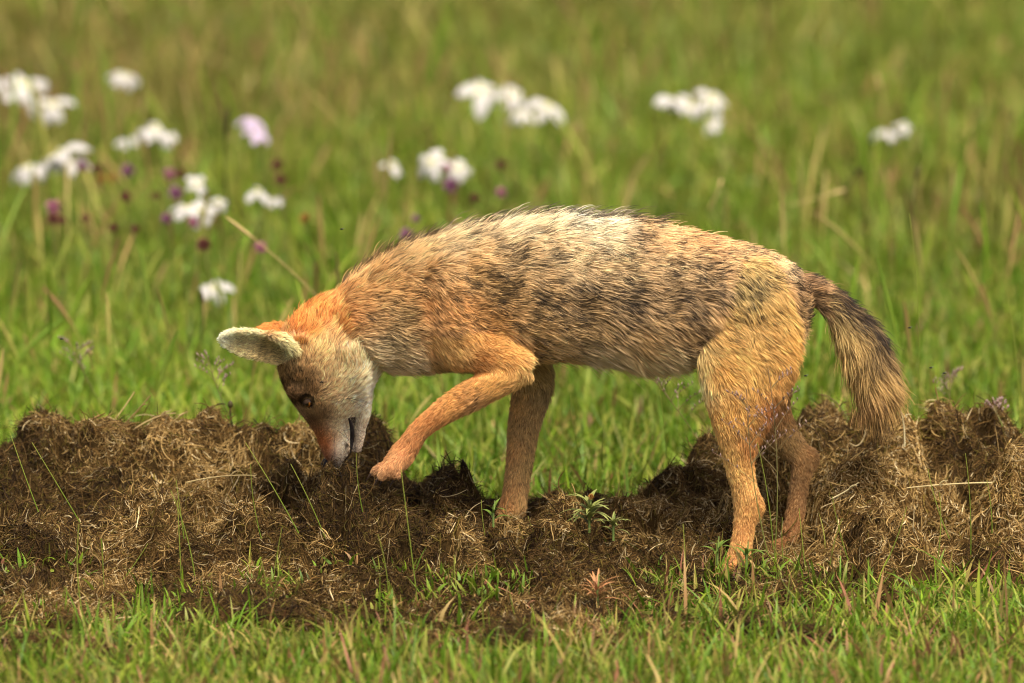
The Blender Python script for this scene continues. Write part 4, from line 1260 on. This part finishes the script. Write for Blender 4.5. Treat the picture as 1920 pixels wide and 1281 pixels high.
# loose dry straws lying on and sticking out of the dung
def straw(b, t, Y, Y2, lb, col=(204, 184, 138), r=.0011):
    p0, p1 = px2w(b[0], b[1], Y), px2w(t[0], t[1], Y2)
    root = empty('dry_straw', p0)
    tag(root, lb, 'straw', 'loose straws on the dung')
    pts = arc((0, 0, 0), p1 - p0, rng.uniform(-.006, .008), (.3, 0, 1), 9)
    link('straw_shaft', tube_mesh('straw_shaft', pts, np.linspace(r, r * .7, 9), lin(col), lin(col) * .85, 6), root, M_STEM)
    lf = arc(pts[5], pts[5] + np.array([.012, -.004, .006]), .003, n=5)
    link('sheath', tube_mesh('sheath', lf, [.0008, .0011, .0009, .0006, .0002], lin(col) * .9, lin(col) * .8, 4), root, M_STEM)
straw((1696, 838), (1686, 768), .12, .12, 'upright pale straw beneath the jackal\'s tail tip', (222, 206, 160))
straw((228, 800), (282, 742), .22, .22, 'dry stick sticking up beside the tall dark clod', (150, 120, 76))
straw((250, 806), (330, 775), .2, .2, 'slender dry straw on the tall clod\'s slope', (186, 160, 108))
straw((300, 815), (352, 772), .2, .18, 'pale straw bridging the straw-coloured ridge', (196, 170, 112))
straw((350, 905), (480, 892), .02, .0, 'long horizontal straw across the straw-coloured ridge', (190, 166, 112))
straw((1560, 935), (1610, 905), .0, .0, 'short pale straw beside the far hind foot', (206, 188, 140))
straw((1530, 800), (1600, 775), .26, .25, 'twig across the dung crest below the tail root', (128, 100, 62))
straw((1540, 740), (1590, 790), .32, .3, 'crooked twig on the dung crest behind the hind legs', (96, 74, 46))
straw((1860, 905), (1700, 915), .04, .0, 'curved straw on the sun-bleached heap', (206, 184, 130))
straw((930, 1100), (1020, 1170), -.24, -.34, 'reddish straw fallen across the crumbly mound', (172, 120, 88))
straw((925, 1150), (990, 1120), -.3, -.28, 'pinkish straw crossing the reddish one', (178, 138, 118))

# leafy herbs
def herb(px, py, Y, n, size, leaf, lb, lean=.5, bud_=False):
    p = px2w(px, py, Y)
    p[2] = max(float(p[2]), 0)
    root = empty('leafy_herb', p)
    tag(root, lb, 'herb')
    from mathutils import Matrix
    st = tube_mesh('stem', [(0, 0, -.01), (0, 0, .01), (0.001, 0, size * .5), (.002, 0, size)], [.0018, .0016, .0012, .0008], lin((120, 140, 70)), lin((140, 156, 84)), 5)
    link('stem', st, root, M_STEM)
    for k in range(n):
        lo = link('leaf', leaf, root)
        s = size * rng.uniform(.6, 1.15)
        hgt = size * .5 * k / n
        lo.matrix_local = Matrix.Translation((0, 0, hgt)) @ Matrix.Rotation(k * 2.4 + rng.uniform(-.3, .3), 4, 'Z') @ Matrix.Rotation(-rng.uniform(.1, 1.15), 4, 'Y') @ Matrix.Diagonal((s, s, s, 1))
    if bud_:
        bo = link('flower_head', BUDS['ochre'], root)
        bo.location = (.002, 0, size * 1.05)
        bo.scale = (.005, .005, .005)
herb(1105, 985, -.10, 26, .036, LEAF_H, 'downy pale green herb beside the standing foreleg', bud_=True)
herb(1150, 1000, -.12, 14, .026, LEAF_H, 'small downy herb seedling next to the larger downy herb')
herb(925, 975, -.06, 6, .026, LEAF_G, 'tiny green seedling at the standing forefoot')
herb(1345, 1045, -.13, 7, .028, LEAF_G, 'broad leaved green herb before the near hind foot')
herb(1400, 1052, -.14, 6, .026, LEAF_G, 'little green herb against the near hind paw')
herb(1120, 1125, -.30, 22, .034, LEAF_R, 'withered rust-coloured tuft beside the crumbly mound')

# flies
def fly(px, py, Y, lb):
    p = px2w(px, py, Y)
    root = empty('fly', p)
    tag(root, lb, 'fly', 'flies round the jackal')
    bm_ = tube_mesh('body', [(-.0022, 0, 0), (-.0012, 0, .0001), (0, 0, .0003), (.0012, 0, .0001), (.0026, 0, -.0003)], [.0002, .0008, .0011, .0010, .0001], (.01, .01, .01), (.02, .018, .015), 6)
    link('body', bm_, root, M_STEM)
    for s in (-1, 1):
        v = np.array([(0, 0, .0008), (.003, s * .0022, .0014), (.0042, s * .0014, .0013), (.003, s * .0004, .0010)])
        link('wing', fast_mesh('wing', v, [0, 1, 2, 3], [4], np.full((4, 3), .12)), root, M_STEM)
fly(603, 717, -.066, 'black fly sitting on the jackal\'s cheek')
for (a, b_, Y) in [(640, 430, .05), (1705, 615, .1), (1770, 700, .1), (115, 636, .1), (1510, 705, -.08), (1745, 690, .0)]:
    fly(a, b_, Y, 'tiny black fly hovering in the air near the jackal')
